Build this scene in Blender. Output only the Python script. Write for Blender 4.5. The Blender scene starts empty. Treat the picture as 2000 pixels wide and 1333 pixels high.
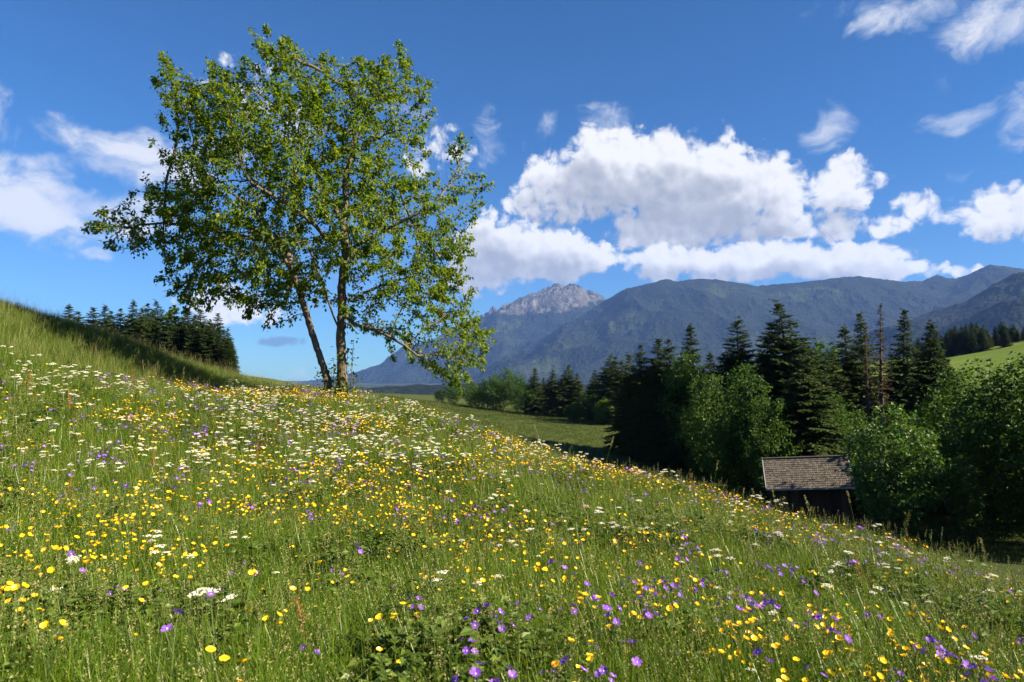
import bpy, math, random
import numpy as np
from mathutils import Vector, Matrix
R = math.radians
rng = np.random.default_rng(7)
random.seed(7)
scene = bpy.context.scene
COL = scene.collection

# ------------------------------------------------------------------ camera
FPX = 2000 * 24 / 36            # focal length in photo pixels
EYE = np.array([0.0, 0.0, 1.45])
PITCH = math.atan((740 - 666.5) / FPX)
cam_d = bpy.data.cameras.new('camera')
cam = bpy.data.objects.new('camera', cam_d); COL.objects.link(cam)
cam_d.lens = 24; cam_d.sensor_width = 36; cam_d.clip_start = 0.05; cam_d.clip_end = 60000
cam.location = EYE; cam.rotation_euler = (R(90) + PITCH, 0, 0)
cam_d.dof.use_dof = True; cam_d.dof.focus_distance = 11; cam_d.dof.aperture_fstop = 5.6
scene.camera = cam

# ------------------------------------------------------------------ light
SUN_EL = R(34); SUN_AZ = R(110)   # azimuth clockwise from +Y (the view direction)
SDIR = Vector((math.sin(SUN_AZ) * math.cos(SUN_EL), math.cos(SUN_AZ) * math.cos(SUN_EL), math.sin(SUN_EL)))
sl = bpy.data.lights.new('sun', 'SUN'); so = bpy.data.objects.new('sun', sl); COL.objects.link(so)
sl.energy = 5.0; sl.angle = R(0.53); sl.color = (1.0, 0.87, 0.62)
so.rotation_euler = SDIR.to_track_quat('Z', 'Y').to_euler()
so.location = (30, 0, 60)
vs = scene.view_settings
vs.view_transform = 'Standard'; vs.look = 'None'; vs.gamma = 1; vs.use_curve_mapping = False
vs.exposure = 1.85
scene.render.engine = 'CYCLES'
cy = scene.cycles
cy.max_bounces = 5; cy.diffuse_bounces = 2; cy.glossy_bounces = 2; cy.transmission_bounces = 4
cy.transparent_max_bounces = 8; cy.volume_bounces = 1
cy.use_denoising = True
cy.caustics_reflective = False; cy.caustics_refractive = False

def cdir(px, py):
    u = (px - 1000) / FPX; v = (666.5 - py) / FPX
    c, s = math.cos(PITCH), math.sin(PITCH)
    return np.array([u, c - s * v, s + c * v])
def at(px, py, Y):
    """point on the photo's line of sight (px, py) at depth Y metres"""
    d = cdir(px, py)
    return EYE + d * (Y / d[1])
def to_px(P):
    P = np.asarray(P, float) - EYE
    c, s = math.cos(PITCH), math.sin(PITCH)
    f = P[..., 1] * c + P[..., 2] * s; up = -P[..., 1] * s + P[..., 2] * c
    return 1000 + FPX * P[..., 0] / f, 666.5 - FPX * up / f

# ------------------------------------------------------------------ world: daylight sky with clouds
world = bpy.data.worlds.new('World'); scene.world = world; world.use_nodes = True
wt = world.node_tree; wt.nodes.clear()
class NB:
    """small node-building helper: methods return output sockets"""
    def __init__(s, t): s.t = t
    def n(s, ty, **kw):
        o = s.t.nodes.new(ty)
        for k, v in kw.items(): setattr(o, k, v)
        return o
    def put(s, inp, v):
        if isinstance(v, bpy.types.NodeSocket): s.t.links.new(v, inp)
        elif v is not None: inp.default_value = v
    def m(s, op, a, b=None, c=None, clamp=False):
        o = s.n('ShaderNodeMath', operation=op, use_clamp=clamp)
        s.put(o.inputs[0], a); s.put(o.inputs[1], b); s.put(o.inputs[2], c)
        return o.outputs[0]
    def v(s, op, a, b=None, c=None):
        o = s.n('ShaderNodeVectorMath', operation=op)
        s.put(o.inputs[0], a); s.put(o.inputs[1], b)
        if c is not None: s.put(o.inputs[2], c)
        return o.outputs['Value'] if op in ('LENGTH', 'DOT_PRODUCT', 'DISTANCE') else o.outputs[0]
    def scale(s, a, k):
        o = s.n('ShaderNodeVectorMath', operation='SCALE'); s.put(o.inputs[0], a); s.put(o.inputs['Scale'], k); return o.outputs[0]
    def step(s, x, a, b, c=0.0, d=1.0, kind='SMOOTHSTEP'):
        o = s.n('ShaderNodeMapRange', interpolation_type=kind)
        s.put(o.inputs[0], x); s.put(o.inputs[1], a); s.put(o.inputs[2], b); s.put(o.inputs[3], c); s.put(o.inputs[4], d)
        return o.outputs[0]
    def noise(s, vec, sc, det=5, rough=.5, dist=0, col=False):
        o = s.n('ShaderNodeTexNoise'); s.put(o.inputs['Vector'], vec)
        o.inputs['Scale'].default_value = sc; o.inputs['Detail'].default_value = det
        o.inputs['Roughness'].default_value = rough; o.inputs['Distortion'].default_value = dist
        return o.outputs['Color' if col else 'Fac']
    def vor(s, vec, sc, feature='F1', smooth=None):
        o = s.n('ShaderNodeTexVoronoi', feature=feature); s.put(o.inputs['Vector'], vec); o.inputs['Scale'].default_value = sc
        if smooth is not None: o.inputs['Smoothness'].default_value = smooth
        return o.outputs['Distance']
    def mix(s, f, a, b, ty='RGBA', blend='MIX'):
        o = s.n('ShaderNodeMix', data_type=ty)
        if ty == 'RGBA': o.blend_type = blend
        ids = {'RGBA': (6, 7, 2), 'FLOAT': (2, 3, 0), 'VECTOR': (4, 5, 1)}[ty]
        s.put(o.inputs[0], f); s.put(o.inputs[ids[0]], a); s.put(o.inputs[ids[1]], b)
        return o.outputs[ids[2]]
    def ramp(s, f, stops):
        o = s.n('ShaderNodeValToRGB'); s.put(o.inputs[0], f)
        e = o.color_ramp.elements
        while len(e) < len(stops): e.new(0.5)
        for k, (p, c) in enumerate(stops): e[k].position = p; e[k].color = (*c, 1)
        return o.outputs[0]
W = NB(wt)
sky = W.n('ShaderNodeTexSky', sky_type='NISHITA')
sky.sun_disc = False; sky.sun_elevation = SUN_EL; sky.sun_rotation = SUN_AZ
sky.altitude = 900; sky.air_density = 1.0; sky.dust_density = 0.35; sky.ozone_density = 3.0
dirv = W.n('ShaderNodeTexCoord').outputs['Generated']
sx = W.n('ShaderNodeSeparateXYZ'); W.put(sx.inputs[0], dirv)
az = W.m('ARCTAN2', sx.outputs[0], sx.outputs[1]); el = W.m('ARCSINE', sx.outputs[2])
cb = W.n('ShaderNodeCombineXYZ'); W.put(cb.inputs[0], az); W.put(cb.inputs[1], el)
ae = cb.outputs[0]
def ang(px, py):
    d = cdir(px, py); d = d / np.linalg.norm(d)
    return math.atan2(d[0], d[1]), math.asin(d[2])
# heaped clouds (centre, radii in photo pixels, weight), turned into bearings and elevations
CUM_A = [(1110,355,120,95,1.0),(1200,340,120,95,1.05),(1320,350,170,95,1.1),(1430,385,150,90,1.1),(1520,405,80,72,1.0),(1160,285,75,50,.9),(1290,295,100,50,.95),(1400,315,90,50,.9),
       (1040,385,75,60,.6),(1350,438,210,58,1.1),(1510,440,90,42,1.0),(1180,405,90,50,.8),(995,345,38,32,.4),
       (1650,365,70,60,.72),(1625,438,66,34,.75),(1800,412,88,34,.55),(1735,447,35,18,.5),(1985,410,95,52,1.0),
       (850,300,55,50,.22),(430,600,110,38,.62),(470,190,90,60,.28),(590,250,60,55,.3)]
CUM_B = [(975,495,120,80,1.1),(1090,500,120,58,1.05),(925,545,75,48,.9),(950,430,60,40,.6),(1170,505,60,38,.8),
       (1310,512,110,42,1.0),(1420,515,120,42,1.0),(1530,510,110,44,1.05),(1640,515,110,38,1.0),(1735,527,80,26,.8),(1890,528,40,16,.7),(1760,495,36,18,.5)]
WISP = [(1780,15,120,52,.85),(1950,35,95,60,.85),(1905,75,34,48,.5),(1880,235,75,36,.62),(1990,205,45,60,.6),(1610,255,42,50,.36),(1840,140,34,46,.36),
        (950,265,40,50,.4),(1190,235,60,32,.42),(1070,230,30,24,.3),(1705,295,34,16,.3),(1960,345,60,20,.25),
        (60,405,200,66,1.1),(200,410,140,46,1.0),(260,310,115,56,1.05),(190,268,95,30,.75),(60,322,95,34,.7),(160,482,60,24,.65),(100,478,34,18,.35),
        (0,240,40,40,.35),(400,320,120,70,.8),(1560,8,40,24,.35),(590,735,60,20,.5),(760,210,90,60,.25),(1840,600,200,20,.1)]
DARKC = (548, 668, 46, 13)
def blobs(vec, lst):
    cur = None
    for (x, y, rx, ry, w) in lst:
        a, e = ang(x, y)
        p = W.v('MULTIPLY', W.v('SUBTRACT', vec, (a, e, 0)), (FPX / rx, FPX / ry, 0))
        q = W.m('MULTIPLY_ADD', W.v('DOT_PRODUCT', p, p), -w, w)
        cur = q if cur is None else W.m('SMOOTH_MAX', cur, q, 0.12)
    return cur
warp = W.scale(W.v('SUBTRACT', W.noise(dirv, 22, 3, .5, col=True), (.5, .5, .5)), 0.03)
def grain(off):
    """billows and shreds of the heaped clouds"""
    d3 = W.v('ADD', dirv, (off[0], 0, off[1]))
    n1 = W.noise(d3, 10, 9, .58, .15)
    v1 = W.vor(W.v('ADD', d3, W.scale(warp, 1.2)), 24, 'SMOOTH_F1', .35)
    v2 = W.vor(W.v('ADD', d3, W.scale(warp, .6)), 62, 'SMOOTH_F1', .35)
    v3 = W.vor(W.v('ADD', d3, W.scale(warp, .5)), 150, 'SMOOTH_F1', .3)
    bump = W.m('MULTIPLY_ADD', v1, -0.62, W.m('MULTIPLY_ADD', v2, -0.50, W.m('MULTIPLY_ADD', v3, -.13, 0.60)))
    return W.m('ADD', W.m('MULTIPLY_ADD', n1, 1.7, -0.88), bump), W.m('MULTIPLY_ADD', W.noise(W.v('ADD', d3, W.scale(warp, 1.5)), 30, 9, .68, .5), 1.5, -.75)
def heap(lst, off): return W.m('MAXIMUM', blobs(W.v('ADD', W.v('ADD', ae, warp), (off[0], off[1], 0)), lst), -1.5)
g0, shred = grain((0, 0)); g1, _s = grain((0.007, 0.010))
relief = W.m('MULTIPLY', W.m('SUBTRACT', g0, g1), 0.55)
front = W.step(W.m('ABSOLUTE', az), 1.3, 1.0)
def layer(lst, lo, hi, deep):
    b0 = heap(lst, (0, 0))
    a = W.m('MULTIPLY', W.step(W.m('ADD', W.m('ADD', b0, g0), shred), lo, hi), front)
    over = W.m('ADD', heap(lst, (0.012, deep)), W.m('MULTIPLY', g1, .18))      # cloud standing between here and the sun
    lit = W.m('ADD', W.m('MULTIPLY_ADD', W.step(over, -.1, 1.15), -0.92, 1.0), relief, clamp=True)
    return a, W.ramp(lit, [(0.0, (.25, .26, .285)), (.30, (.325, .333, .352)), (.6, (.43, .433, .44)), (.85, (.52, .52, .52)), (1.0, (.57, .565, .555))])
# the rest of the sky, all round: loose clouds of the same kind
far = W.noise(dirv, 2.6, 3, .5)
outside = W.step(W.m('ABSOLUTE', az), 0.72, 0.95)
fc = W.m('MULTIPLY', W.m('MULTIPLY', outside, W.step(el, 0.9, 0.3)), W.step(W.m('ADD', far, W.m('MULTIPLY', W.noise(dirv, 14, 7, .6), .35)), .72, .86))
aA, cA = layer(CUM_A, .05, .55, .046)
aB, cB = layer(CUM_B, .05, .50, .028)
# thin clouds
dw = W.v('MULTIPLY', dirv, (1, 1, 1.5))
wn = W.noise(W.v('ADD', dw, W.scale(warp, 1.2)), 11, 10, .63, .8)
wsp = W.m('ADD', W.m('MAXIMUM', blobs(W.v('ADD', ae, W.scale(warp, 2.0)), WISP), -1.0), W.m('MULTIPLY_ADD', wn, 2.6, -1.35))
aw = W.m('MULTIPLY', W.step(wsp, 0.05, 1.0), .9)
wcol = W.ramp(W.step(wsp, 0.1, 1.3), [(0, (.36, .40, .47)), (1, (.52, .52, .53))])
skyc = W.mix(1.0, sky.outputs[0], W.mix(W.step(el, .0, .36), (0.40, 0.73, 0.96, 1), (0.26, 0.68, 1.05, 1)), blend='MULTIPLY')
SKYK = 0.070; SKYX = 0.50     # share of full brightness that suits the exposure
skyv = W.scale(skyc, SKYK)
c = W.mix(W.m('MAXIMUM', aw, W.m('MULTIPLY', fc, .9)), skyv, wcol)
c = W.mix(aA, c, cA); c = W.mix(aB, c, cB)
a_, e_ = ang(DARKC[0], DARKC[1])
p_ = W.v('MULTIPLY', W.v('SUBTRACT', W.v('ADD', ae, W.scale(warp, .8)), (a_, e_, 0)), (FPX / DARKC[2], FPX / DARKC[3], 0))
dk = W.step(W.m('ADD', W.m('SUBTRACT', 1.0, W.v('DOT_PRODUCT', p_, p_)), W.m('MULTIPLY_ADD', W.noise(dirv, 60, 5, .55), 2, -1)), .05, .8)
c = W.mix(W.m('MULTIPLY', dk, .85), c, (.10, .17, .26, 1))
world.cycles.sampling_method = 'MANUAL'; world.cycles.sample_map_resolution = 256
bg = W.n('ShaderNodeBackground'); W.put(bg.inputs[0], W.scale(c, 10.0 * SKYX)); bg.inputs[1].default_value = 0.1
wo = W.n('ShaderNodeOutputWorld'); wt.links.new(bg.outputs[0], wo.inputs[0])

# ------------------------------------------------------------------ helpers: meshes, materials, things
def mesh(name, V, F, mats, smooth=False, mi=None):
    """V (n,3); F one array or a list of arrays of equal-sided faces"""
    me = bpy.data.meshes.new(name)
    V = np.asarray(V, np.float32)
    Fs = [np.asarray(f, np.int32) for f in (F if isinstance(F, list) else [F]) if len(f)]
    idx = np.concatenate([f.ravel() for f in Fs]); tot = np.concatenate([np.full(len(f), f.shape[1], np.int32) for f in Fs])
    st = np.concatenate([[0], np.cumsum(tot)[:-1]]).astype(np.int32)
    me.vertices.add(len(V)); me.vertices.foreach_set('co', V.ravel())
    me.loops.add(len(idx)); me.loops.foreach_set('vertex_index', idx)
    me.polygons.add(len(tot)); me.polygons.foreach_set('loop_start', st); me.polygons.foreach_set('loop_total', tot)
    if mi is not None: me.polygons.foreach_set('material_index', np.asarray(mi, np.int32))
    me.polygons.foreach_set('use_smooth', np.full(len(tot), smooth))
    for m in (mats if isinstance(mats, list) else [mats]): me.materials.append(m)
    me.update(calc_edges=True)
    return me
def obj(name, me, parent=None, loc=None, kind=None):
    o = bpy.data.objects.new(name, me); COL.objects.link(o)
    if parent is not None: o.parent = parent
    if loc is not None: o.location = loc
    if kind: o['kind'] = kind
    return o
def tag(o, label, cat, group=None):
    o['label'] = label; o['category'] = cat
    if group: o['group'] = group
    return o
def thing(name, label, cat, loc=(0, 0, 0), rz=0, group=None, scale=1):
    o = bpy.data.objects.new(name, None); COL.objects.link(o)
    o.location = loc; o.rotation_euler = (0, 0, rz); o.empty_display_size = .1
    o.scale = (scale,) * 3 if np.isscalar(scale) else scale
    return tag(o, label, cat, group)
class Geo:
    """collects vertices and faces of one part"""
    def __init__(s): s.V = []; s.Q = []; s.T = []; s.n = 0; s.qm = []; s.tm = []
    def add(s, V, F, m=0):
        V = np.asarray(V, float).reshape(-1, 3); F = np.asarray(F, int)
        (s.Q if F.shape[1] == 4 else s.T).append(F + s.n); (s.qm if F.shape[1] == 4 else s.tm).append(np.full(len(F), m))
        s.V.append(V); s.n += len(V)
    def mesh(s, name, mats, smooth=False):
        L = []; mi = []
        if s.Q: L.append(np.concatenate(s.Q)); mi.append(np.concatenate(s.qm))
        if s.T: L.append(np.concatenate(s.T)); mi.append(np.concatenate(s.tm))
        return mesh(name, np.concatenate(s.V), L, mats, smooth, np.concatenate(mi))
    def tube(s, pts, rad, k=6, m=0):
        pts = np.asarray(pts, float); n = len(pts); rad = np.broadcast_to(rad, n)
        T = np.gradient(pts, axis=0); T /= np.linalg.norm(T, axis=1)[:, None] + 1e-9
        ref = np.array([0.31, .95, .02]) if abs(T[0][2]) > .7 else np.array([0, 0, 1.0])
        A = np.cross(T, ref); A /= np.linalg.norm(A, axis=1)[:, None] + 1e-9; B = np.cross(T, A)
        th = np.arange(k) / k * 2 * math.pi
        V = pts[:, None] + rad[:, None, None] * (A[:, None] * np.cos(th)[None, :, None] + B[:, None] * np.sin(th)[None, :, None])
        i = np.arange(n - 1)[:, None] * k; j = np.arange(k)[None]; j2 = (j + 1) % k
        F = np.stack([i + j, i + j2, i + k + j2, i + k + j], -1).reshape(-1, 4)
        s.add(V.reshape(-1, 3), F, m)
    def box(s, lo, hi, m=0, M=None):
        x0, y0, z0 = lo; x1, y1, z1 = hi
        V = np.array([(x0,y0,z0),(x1,y0,z0),(x1,y1,z0),(x0,y1,z0),(x0,y0,z1),(x1,y0,z1),(x1,y1,z1),(x0,y1,z1)], float)
        if M is not None: V = V @ M[0].T + M[1]
        s.add(V, [(0,3,2,1),(4,5,6,7),(0,1,5,4),(1,2,6,5),(2,3,7,6),(3,0,4,7)], m)
def bake(V, F, Rm, T):
    """copies of a small shape: Rm (N,3,3) with scale, T (N,3)"""
    V = np.asarray(V, float); F = np.asarray(F, int); N = len(T)
    P = np.einsum('nij,vj->nvi', Rm, V) + T[:, None]
    return P.reshape(-1, 3), (F[None] + (np.arange(N) * len(V))[:, None, None]).reshape(-1, F.shape[1])
def frames(X, up):
    """rotation matrices with local y along X and local z near up"""
    X = X / (np.linalg.norm(X, axis=1)[:, None] + 1e-9)
    S = np.cross(X, up); S /= np.linalg.norm(S, axis=1)[:, None] + 1e-9
    U = np.cross(S, X)
    return np.stack([S, X, U], -1)
def rand_dir(n):
    v = rng.normal(size=(n, 3)); return v / np.linalg.norm(v, axis=1)[:, None]

# procedural value noise on the CPU, for shapes
_perm = rng.random((64, 64, 64)).astype(np.float32)
def vnoise(p):
    p = np.asarray(p, float); i = np.floor(p).astype(int); f = p - i; f = f * f * (3 - 2 * f)
    def g(a, b, c): return _perm[(i[..., 0] + a) & 63, (i[..., 1] + b) & 63, (i[..., 2] + c) & 63]
    x, y, z = f[..., 0], f[..., 1], f[..., 2]
    c00 = g(0,0,0)*(1-x)+g(1,0,0)*x; c10 = g(0,1,0)*(1-x)+g(1,1,0)*x
    c01 = g(0,0,1)*(1-x)+g(1,0,1)*x; c11 = g(0,1,1)*(1-x)+g(1,1,1)*x
    return (c00*(1-y)+c10*y)*(1-z)+(c01*(1-y)+c11*y)*z
def fbm(p, o=5, gain=.5, ridged=False):
    s = 0; a = 1; t = 0; p = np.asarray(p, float)
    for k in range(o):
        n = vnoise(p + 17.3 * k)
        if ridged: n = 1 - np.abs(2 * n - 1)
        s = s + a * n; t += a; a *= gain; p = p * 2.03
    return s / t

def mat(name):
    m = bpy.data.materials.new(name); m.use_nodes = True; m.node_tree.nodes.clear()
    b = NB(m.node_tree); return m, b
def out(b, shader, vol=None, disp=None):
    o = b.n('ShaderNodeOutputMaterial')
    if shader is not None: b.t.links.new(shader, o.inputs[0])
    if vol is not None: b.t.links.new(vol, o.inputs[1])
def princ(b, col, rough=.7, spec=.3, normal=None):
    p = b.n('ShaderNodeBsdfPrincipled'); b.put(p.inputs['Base Color'], col); b.put(p.inputs['Roughness'], rough)
    p.inputs['Specular IOR Level'].default_value = spec
    if normal is not None: b.put(p.inputs['Normal'], normal)
    return p.outputs[0]
def rgb(c): return (*c, 1)
def bump(b, h, k, dist=.1):
    o = b.n('ShaderNodeBump'); b.put(o.inputs['Height'], h); o.inputs['Strength'].default_value = k; o.inputs['Distance'].default_value = dist
    return o.outputs[0]
def leafmat(name, stops, trans=.35, rough=.45, spec=.35, tcol=(1.25, 1.2, .45), obj_var=.25):
    """leaf: colour differs from leaf to leaf and from plant to plant; some light passes through"""
    m, b = mat(name)
    r = b.n('ShaderNodeNewGeometry').outputs['Random Per Island']
    q = b.n('ShaderNodeObjectInfo').outputs['Random']
    f = b.m('ADD', b.m('MULTIPLY', r, 1 - obj_var), b.m('MULTIPLY', q, obj_var))
    c = b.ramp(f, stops)
    t = b.n('ShaderNodeBsdfTranslucent'); b.put(t.inputs[0], b.mix(1.0, c, (*tcol, 1), blend='MULTIPLY'))
    mx = b.n('ShaderNodeMixShader'); mx.inputs[0].default_value = trans
    b.t.links.new(princ(b, c, rough, spec), mx.inputs[1]); b.t.links.new(t.outputs[0], mx.inputs[2])
    out(b, mx.outputs[0]); return m
def plain(name, c, rough=.7, spec=.3, var=.25, sc=4.0):
    m, b = mat(name)
    co = b.n('ShaderNodeTexCoord').outputs['Object']
    n = b.noise(co, sc, 4, .6)
    k = b.step(n, .25, .75, 1 - var, 1 + var, 'LINEAR')
    out(b, princ(b, b.scale(rgb(c)[:3], k), rough, spec)); return m

# ------------------------------------------------------------------ terrain
GT = 0.43     # grass height that hides the soil line in the photo
CP = []       # (photo x, photo y, depth, height of grass over the soil there)
def cp(px, py, Y, h=GT): P = at(px, py, Y); CP.append((P[0], P[1], P[2] - h))
def cw(x, y, z): CP.append((x, y, z))
# foreground slope
cp(1000,1333,2.25); cp(0,1333,1.85); cp(2000,1333,2.9); cp(500,1333,2.05); cp(1500,1333,2.5)
cw(0,0,-.02); cw(-4,-1,.45); cw(4,-1,-.55); cw(-3,-6,.3); cw(4,-6,-.7); cw(9,0,-1.5); cw(-10,0,1.4); cw(-12,-6,1.6)
cp(2000,1200,4.3); cp(1600,1150,4.4); cp(1000,1100,4.3); cp(400,1080,4.1); cp(0,1050,4.0)
# brow of the slope as it shows against what lies behind
BROW = [(2000,1108,7.4),(1850,1062,8.2),(1700,1025,9.0),(1500,974,10.0),(1350,938,11.2),(1200,902,12.4),(1000,850,14.4),(900,818,15.6),(800,792,17.0),(740,778,17.8),(665,766,18.5),(560,758,19.0),(470,757,19.0)]
for (x, y, Y) in BROW: cp(x, y + np.interp(x, [700, 1000, 1500, 2000], [0, 6, 18, 38]), Y)
cp(1200,960,8.6); cp(800,900,9.5); cp(500,860,10.5); cp(250,800,11); cp(0,800,8.5); cp(120,900,7)
# bank at the left: foot and crest
cp(0,655,13.2); cp(-150,610,12.5); cp(120,690,14.2); cp(230,716,15.2); cp(340,743,16.6); cp(425,764,18.0)
for (x, y, Y) in [(-150,545,16.2),(0,585,17.2),(90,603,18.0),(170,628,18.8),(250,650,19.6),(330,680,20.4),(400,711,21.2),(440,733,22.2),(520,736,24),(580,749,25),(620,760,25.5)]: cp(x, y, Y, .5)
# behind the crest
for (x, y, Y) in [(-150,590,30),(0,640,32),(170,680,34),(330,715,34),(470,750,36),(600,775,36)]: cp(x, y, Y)
for (x, y, Y) in [(200,730,95),(450,728,100),(0,720,90),(560,760,110),(-200,700,90)]: cp(x, y, Y, .5)
# behind the brow: the ground drops to the lower field
for (x, y, Y) in [(2000,1110,12),(1700,1045,14),(1500,1010,16),(1350,970,19),(1200,930,22),(1000,880,26),(900,840,28),(800,812,30),(700,790,32)]: cp(x, y + 14, Y)
# lower field
for (x, y, Y) in [(780,779,110),(850,786,165),(930,796,170),(1000,806,150),(1100,818,130),(1210,830,112),(1200,880,76),(1300,912,66),(1100,850,92),(1000,830,105),(900,806,120),(1345,925,60)]: cp(x, y, Y, .05)
for (x, y, Y) in [(1430,960,52),(1590,1022,40),(1700,1040,37),(1500,1010,42),(1900,1095,24),(2000,1100,22),(1800,1070,30),(2150,1110,20)]: cp(x, y, Y, .05)
for (x, y, z) in [(40,55,-8.5),(20,60,-8.6),(30,75,-8.5),(45,90,-7.5),(10,220,-8),(-30,220,-6),(60,60,-7.5),(70,90,-6.0)]: cw(x, y, z + 1.45)
# meadow on the hill at the right
for (x, y, Y) in [(1880,722,175),(2000,690,185),(2000,662,230),(1850,690,240),(1700,745,180),(2200,640,190)]: cp(x, y, Y, .1)
CP = np.array(CP)
def tps_fit(P, z, lam):
    n = len(P); d2 = ((P[:, None] - P[None]) ** 2).sum(-1)
    K = .5 * d2 * np.log(d2 + 1e-9) + lam * np.eye(n)
    Q = np.c_[np.ones(n), P]; A = np.block([[K, Q], [Q.T, np.zeros((3, 3))]])
    return np.linalg.solve(A, np.r_[z, 0, 0, 0])
_S = 20.0
_w = tps_fit(CP[:, :2] / _S, CP[:, 2], 1e-4)
def ground0(x, y):
    X = np.stack([np.asarray(x, float), np.asarray(y, float)], -1) / _S
    sh = X.shape[:-1]; X = X.reshape(-1, 2); o = np.empty(len(X))
    for k in range(0, len(X), 20000):
        d2 = ((X[k:k + 20000, None] - CP[None, :, :2] / _S) ** 2).sum(-1)
        o[k:k + 20000] = (.5 * d2 * np.log(d2 + 1e-9)) @ _w[:-3] + _w[-3] + X[k:k + 20000] @ _w[-2:]
    return o.reshape(sh)
def sstep(x, a, b): t = np.clip((np.asarray(x, float) - a) / (b - a), 0, 1); return t * t * (3 - 2 * t)
def ground(x, y):
    x = np.asarray(x, float); y = np.asarray(y, float)
    z = ground0(np.clip(x, -120, 170), np.clip(y, -15, 275))
    e = np.maximum(sstep(x, -60, -190), np.maximum(sstep(x, 190, 330), np.maximum(sstep(y, 260, 420), sstep(y, -15, -90))))
    z = z * (1 - e) + (-46) * e
    p = np.stack([x, y, x * 0], -1)
    near = 1 - sstep(y, 30, 60)
    return z + (fbm(p / 1.3, 3) - .5) * .12 * near + (fbm(p / 9, 3) - .5) * .5 * (1 - near)

# ------------------------------------------------------------------ ground sheet
xs = np.unique(np.concatenate([np.linspace(-14000, -400, 12), np.linspace(-400, -60, 20), np.linspace(-60, -26, 24), np.linspace(-26, 16, 130), np.linspace(16, 100, 75), np.linspace(100, 340, 36), np.linspace(340, 14000, 12)]))
ys = np.unique(np.concatenate([np.linspace(-6000, -100, 8), np.linspace(-100, -8, 14), np.linspace(-8, 34, 125), np.linspace(34, 130, 80), np.linspace(130, 430, 56), np.linspace(430, 14000, 12)]))
GX, GY = np.meshgrid(xs, ys)
GZ = ground(GX, GY)
nx, ny = len(xs), len(ys)
ii = (np.arange(ny - 1)[:, None] * nx + np.arange(nx - 1)[None]).ravel()
GF = np.stack([ii, ii + 1, ii + nx + 1, ii + nx], -1)
m_ground, b = mat('meadow_soil')
geo = b.n('ShaderNodeNewGeometry'); pos = geo.outputs['Position']
n1 = b.noise(pos, .5, 6, .6); n2 = b.noise(pos, 6, 5, .65); n3 = b.noise(b.v('MULTIPLY', pos, (.04, .12, .1)), 1.0, 4, .6)
mead = b.ramp(n2, [(.3, (.018, .026, .007)), (.55, (.036, .052, .013)), (.75, (.07, .075, .025))])
fld = b.ramp(b.m('ADD', b.m('MULTIPLY', n2, .4), b.m('MULTIPLY', n3, .6)), [(.3, (.030, .044, .010)), (.5, (.045, .062, .013)), (.7, (.07, .082, .02))])
sp = b.n('ShaderNodeSeparateXYZ'); b.put(sp.inputs[0], pos)
far_f = b.step(sp.outputs[1], 30, 55)
fld = b.mix(b.m('MULTIPLY', b.step(sp.outputs[0], 85, 105), b.step(sp.outputs[1], 120, 150)), fld, b.ramp(n3, [(.35, (.07, .115, .014)), (.65, (.105, .15, .02))]))   # fresh hay meadow on the hill
deep = b.step(sp.outputs[1], 235, 290)
out(b, princ(b, b.mix(deep, b.mix(far_f, mead, fld), (.02, .03, .014, 1)), .95, .1, bump(b, n2, .6, .12)))
gr = obj('ground', mesh('ground', np.stack([GX, GY, GZ], -1).reshape(-1, 3), GF, m_ground, True), kind='structure')

# ------------------------------------------------------------------ mountains: slopes falling from ridge lines
def ridge(pts): return np.array([at(*p) for p in pts])
def mountain(name, ridges, x0, x1, y0, y1, nxx, nyy, material, base, slope, rough, seed, craggy=None, kp=0.0):
    u = np.linspace(x0, x1, nxx); Yv = y0 * (y1 / y0) ** np.linspace(0, 1, nyy)
    U, Y = np.meshgrid(u, Yv); X = (U - 1000) / FPX * Y
    P = np.stack([X, Y], -1)
    H = np.full(X.shape, base)
    wob = (fbm(np.stack([X, Y, X * 0], -1) / 900 + seed, 4) - .5)[..., None] * 420
    Pw = P + wob * np.array([1, .6])
    for pts, sl, keep in ridges:
        h = np.full(X.shape, -1e9)
        for a, c in zip(pts[:-1], pts[1:]):
            ab = c[:2] - a[:2]; L2 = (ab ** 2).sum()
            def hh(Q):
                t = np.clip(((Q - a[:2]) @ ab) / L2, 0, 1)
                d = np.sqrt(((Q - (a[:2] + t[..., None] * ab)) ** 2).sum(-1))
                return d, a[2] + t * (c[2] - a[2])
            d, z = hh(P); dw, _ = hh(Pw)
            k = sstep(d, 0, 500)
            dd = d * (1 - k) + dw * k
            fine = (fbm(np.stack([X, Y, X * 0], -1) / 560 + seed, 6, ridged=True) - .62)
            h = np.maximum(h, z - sl * (dd * .75 + dd ** 2 / (dd + 900) * .25) + fine * np.minimum(d * .42, rough))
        H = np.maximum(H, h)
    if craggy is not None:
        for (c0, rad, amp) in craggy:
            c3 = at(*c0); w = np.exp(-((X - c3[0]) ** 2 + ((Y - c3[1]) * .6) ** 2) / rad ** 2) * sstep(H, c3[2] * .45, c3[2] * .9)
            H = H + w * amp * (fbm(np.stack([X / 85, Y / 170, H / 260], -1) + seed, 4, .6, True) - .66)
    H = H + (fbm(np.stack([X, Y, X * 0], -1) / 46 + seed, 3) - .5) * 16
    V = np.stack([X, Y, H], -1).reshape(-1, 3)
    i = (np.arange(nyy - 1)[:, None] * nxx + np.arange(nxx - 1)[None]).ravel()
    return obj(name, mesh(name, V, np.stack([i, i + 1, i + nxx + 1, i + nxx], -1), material, False), kind='structure')
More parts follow.
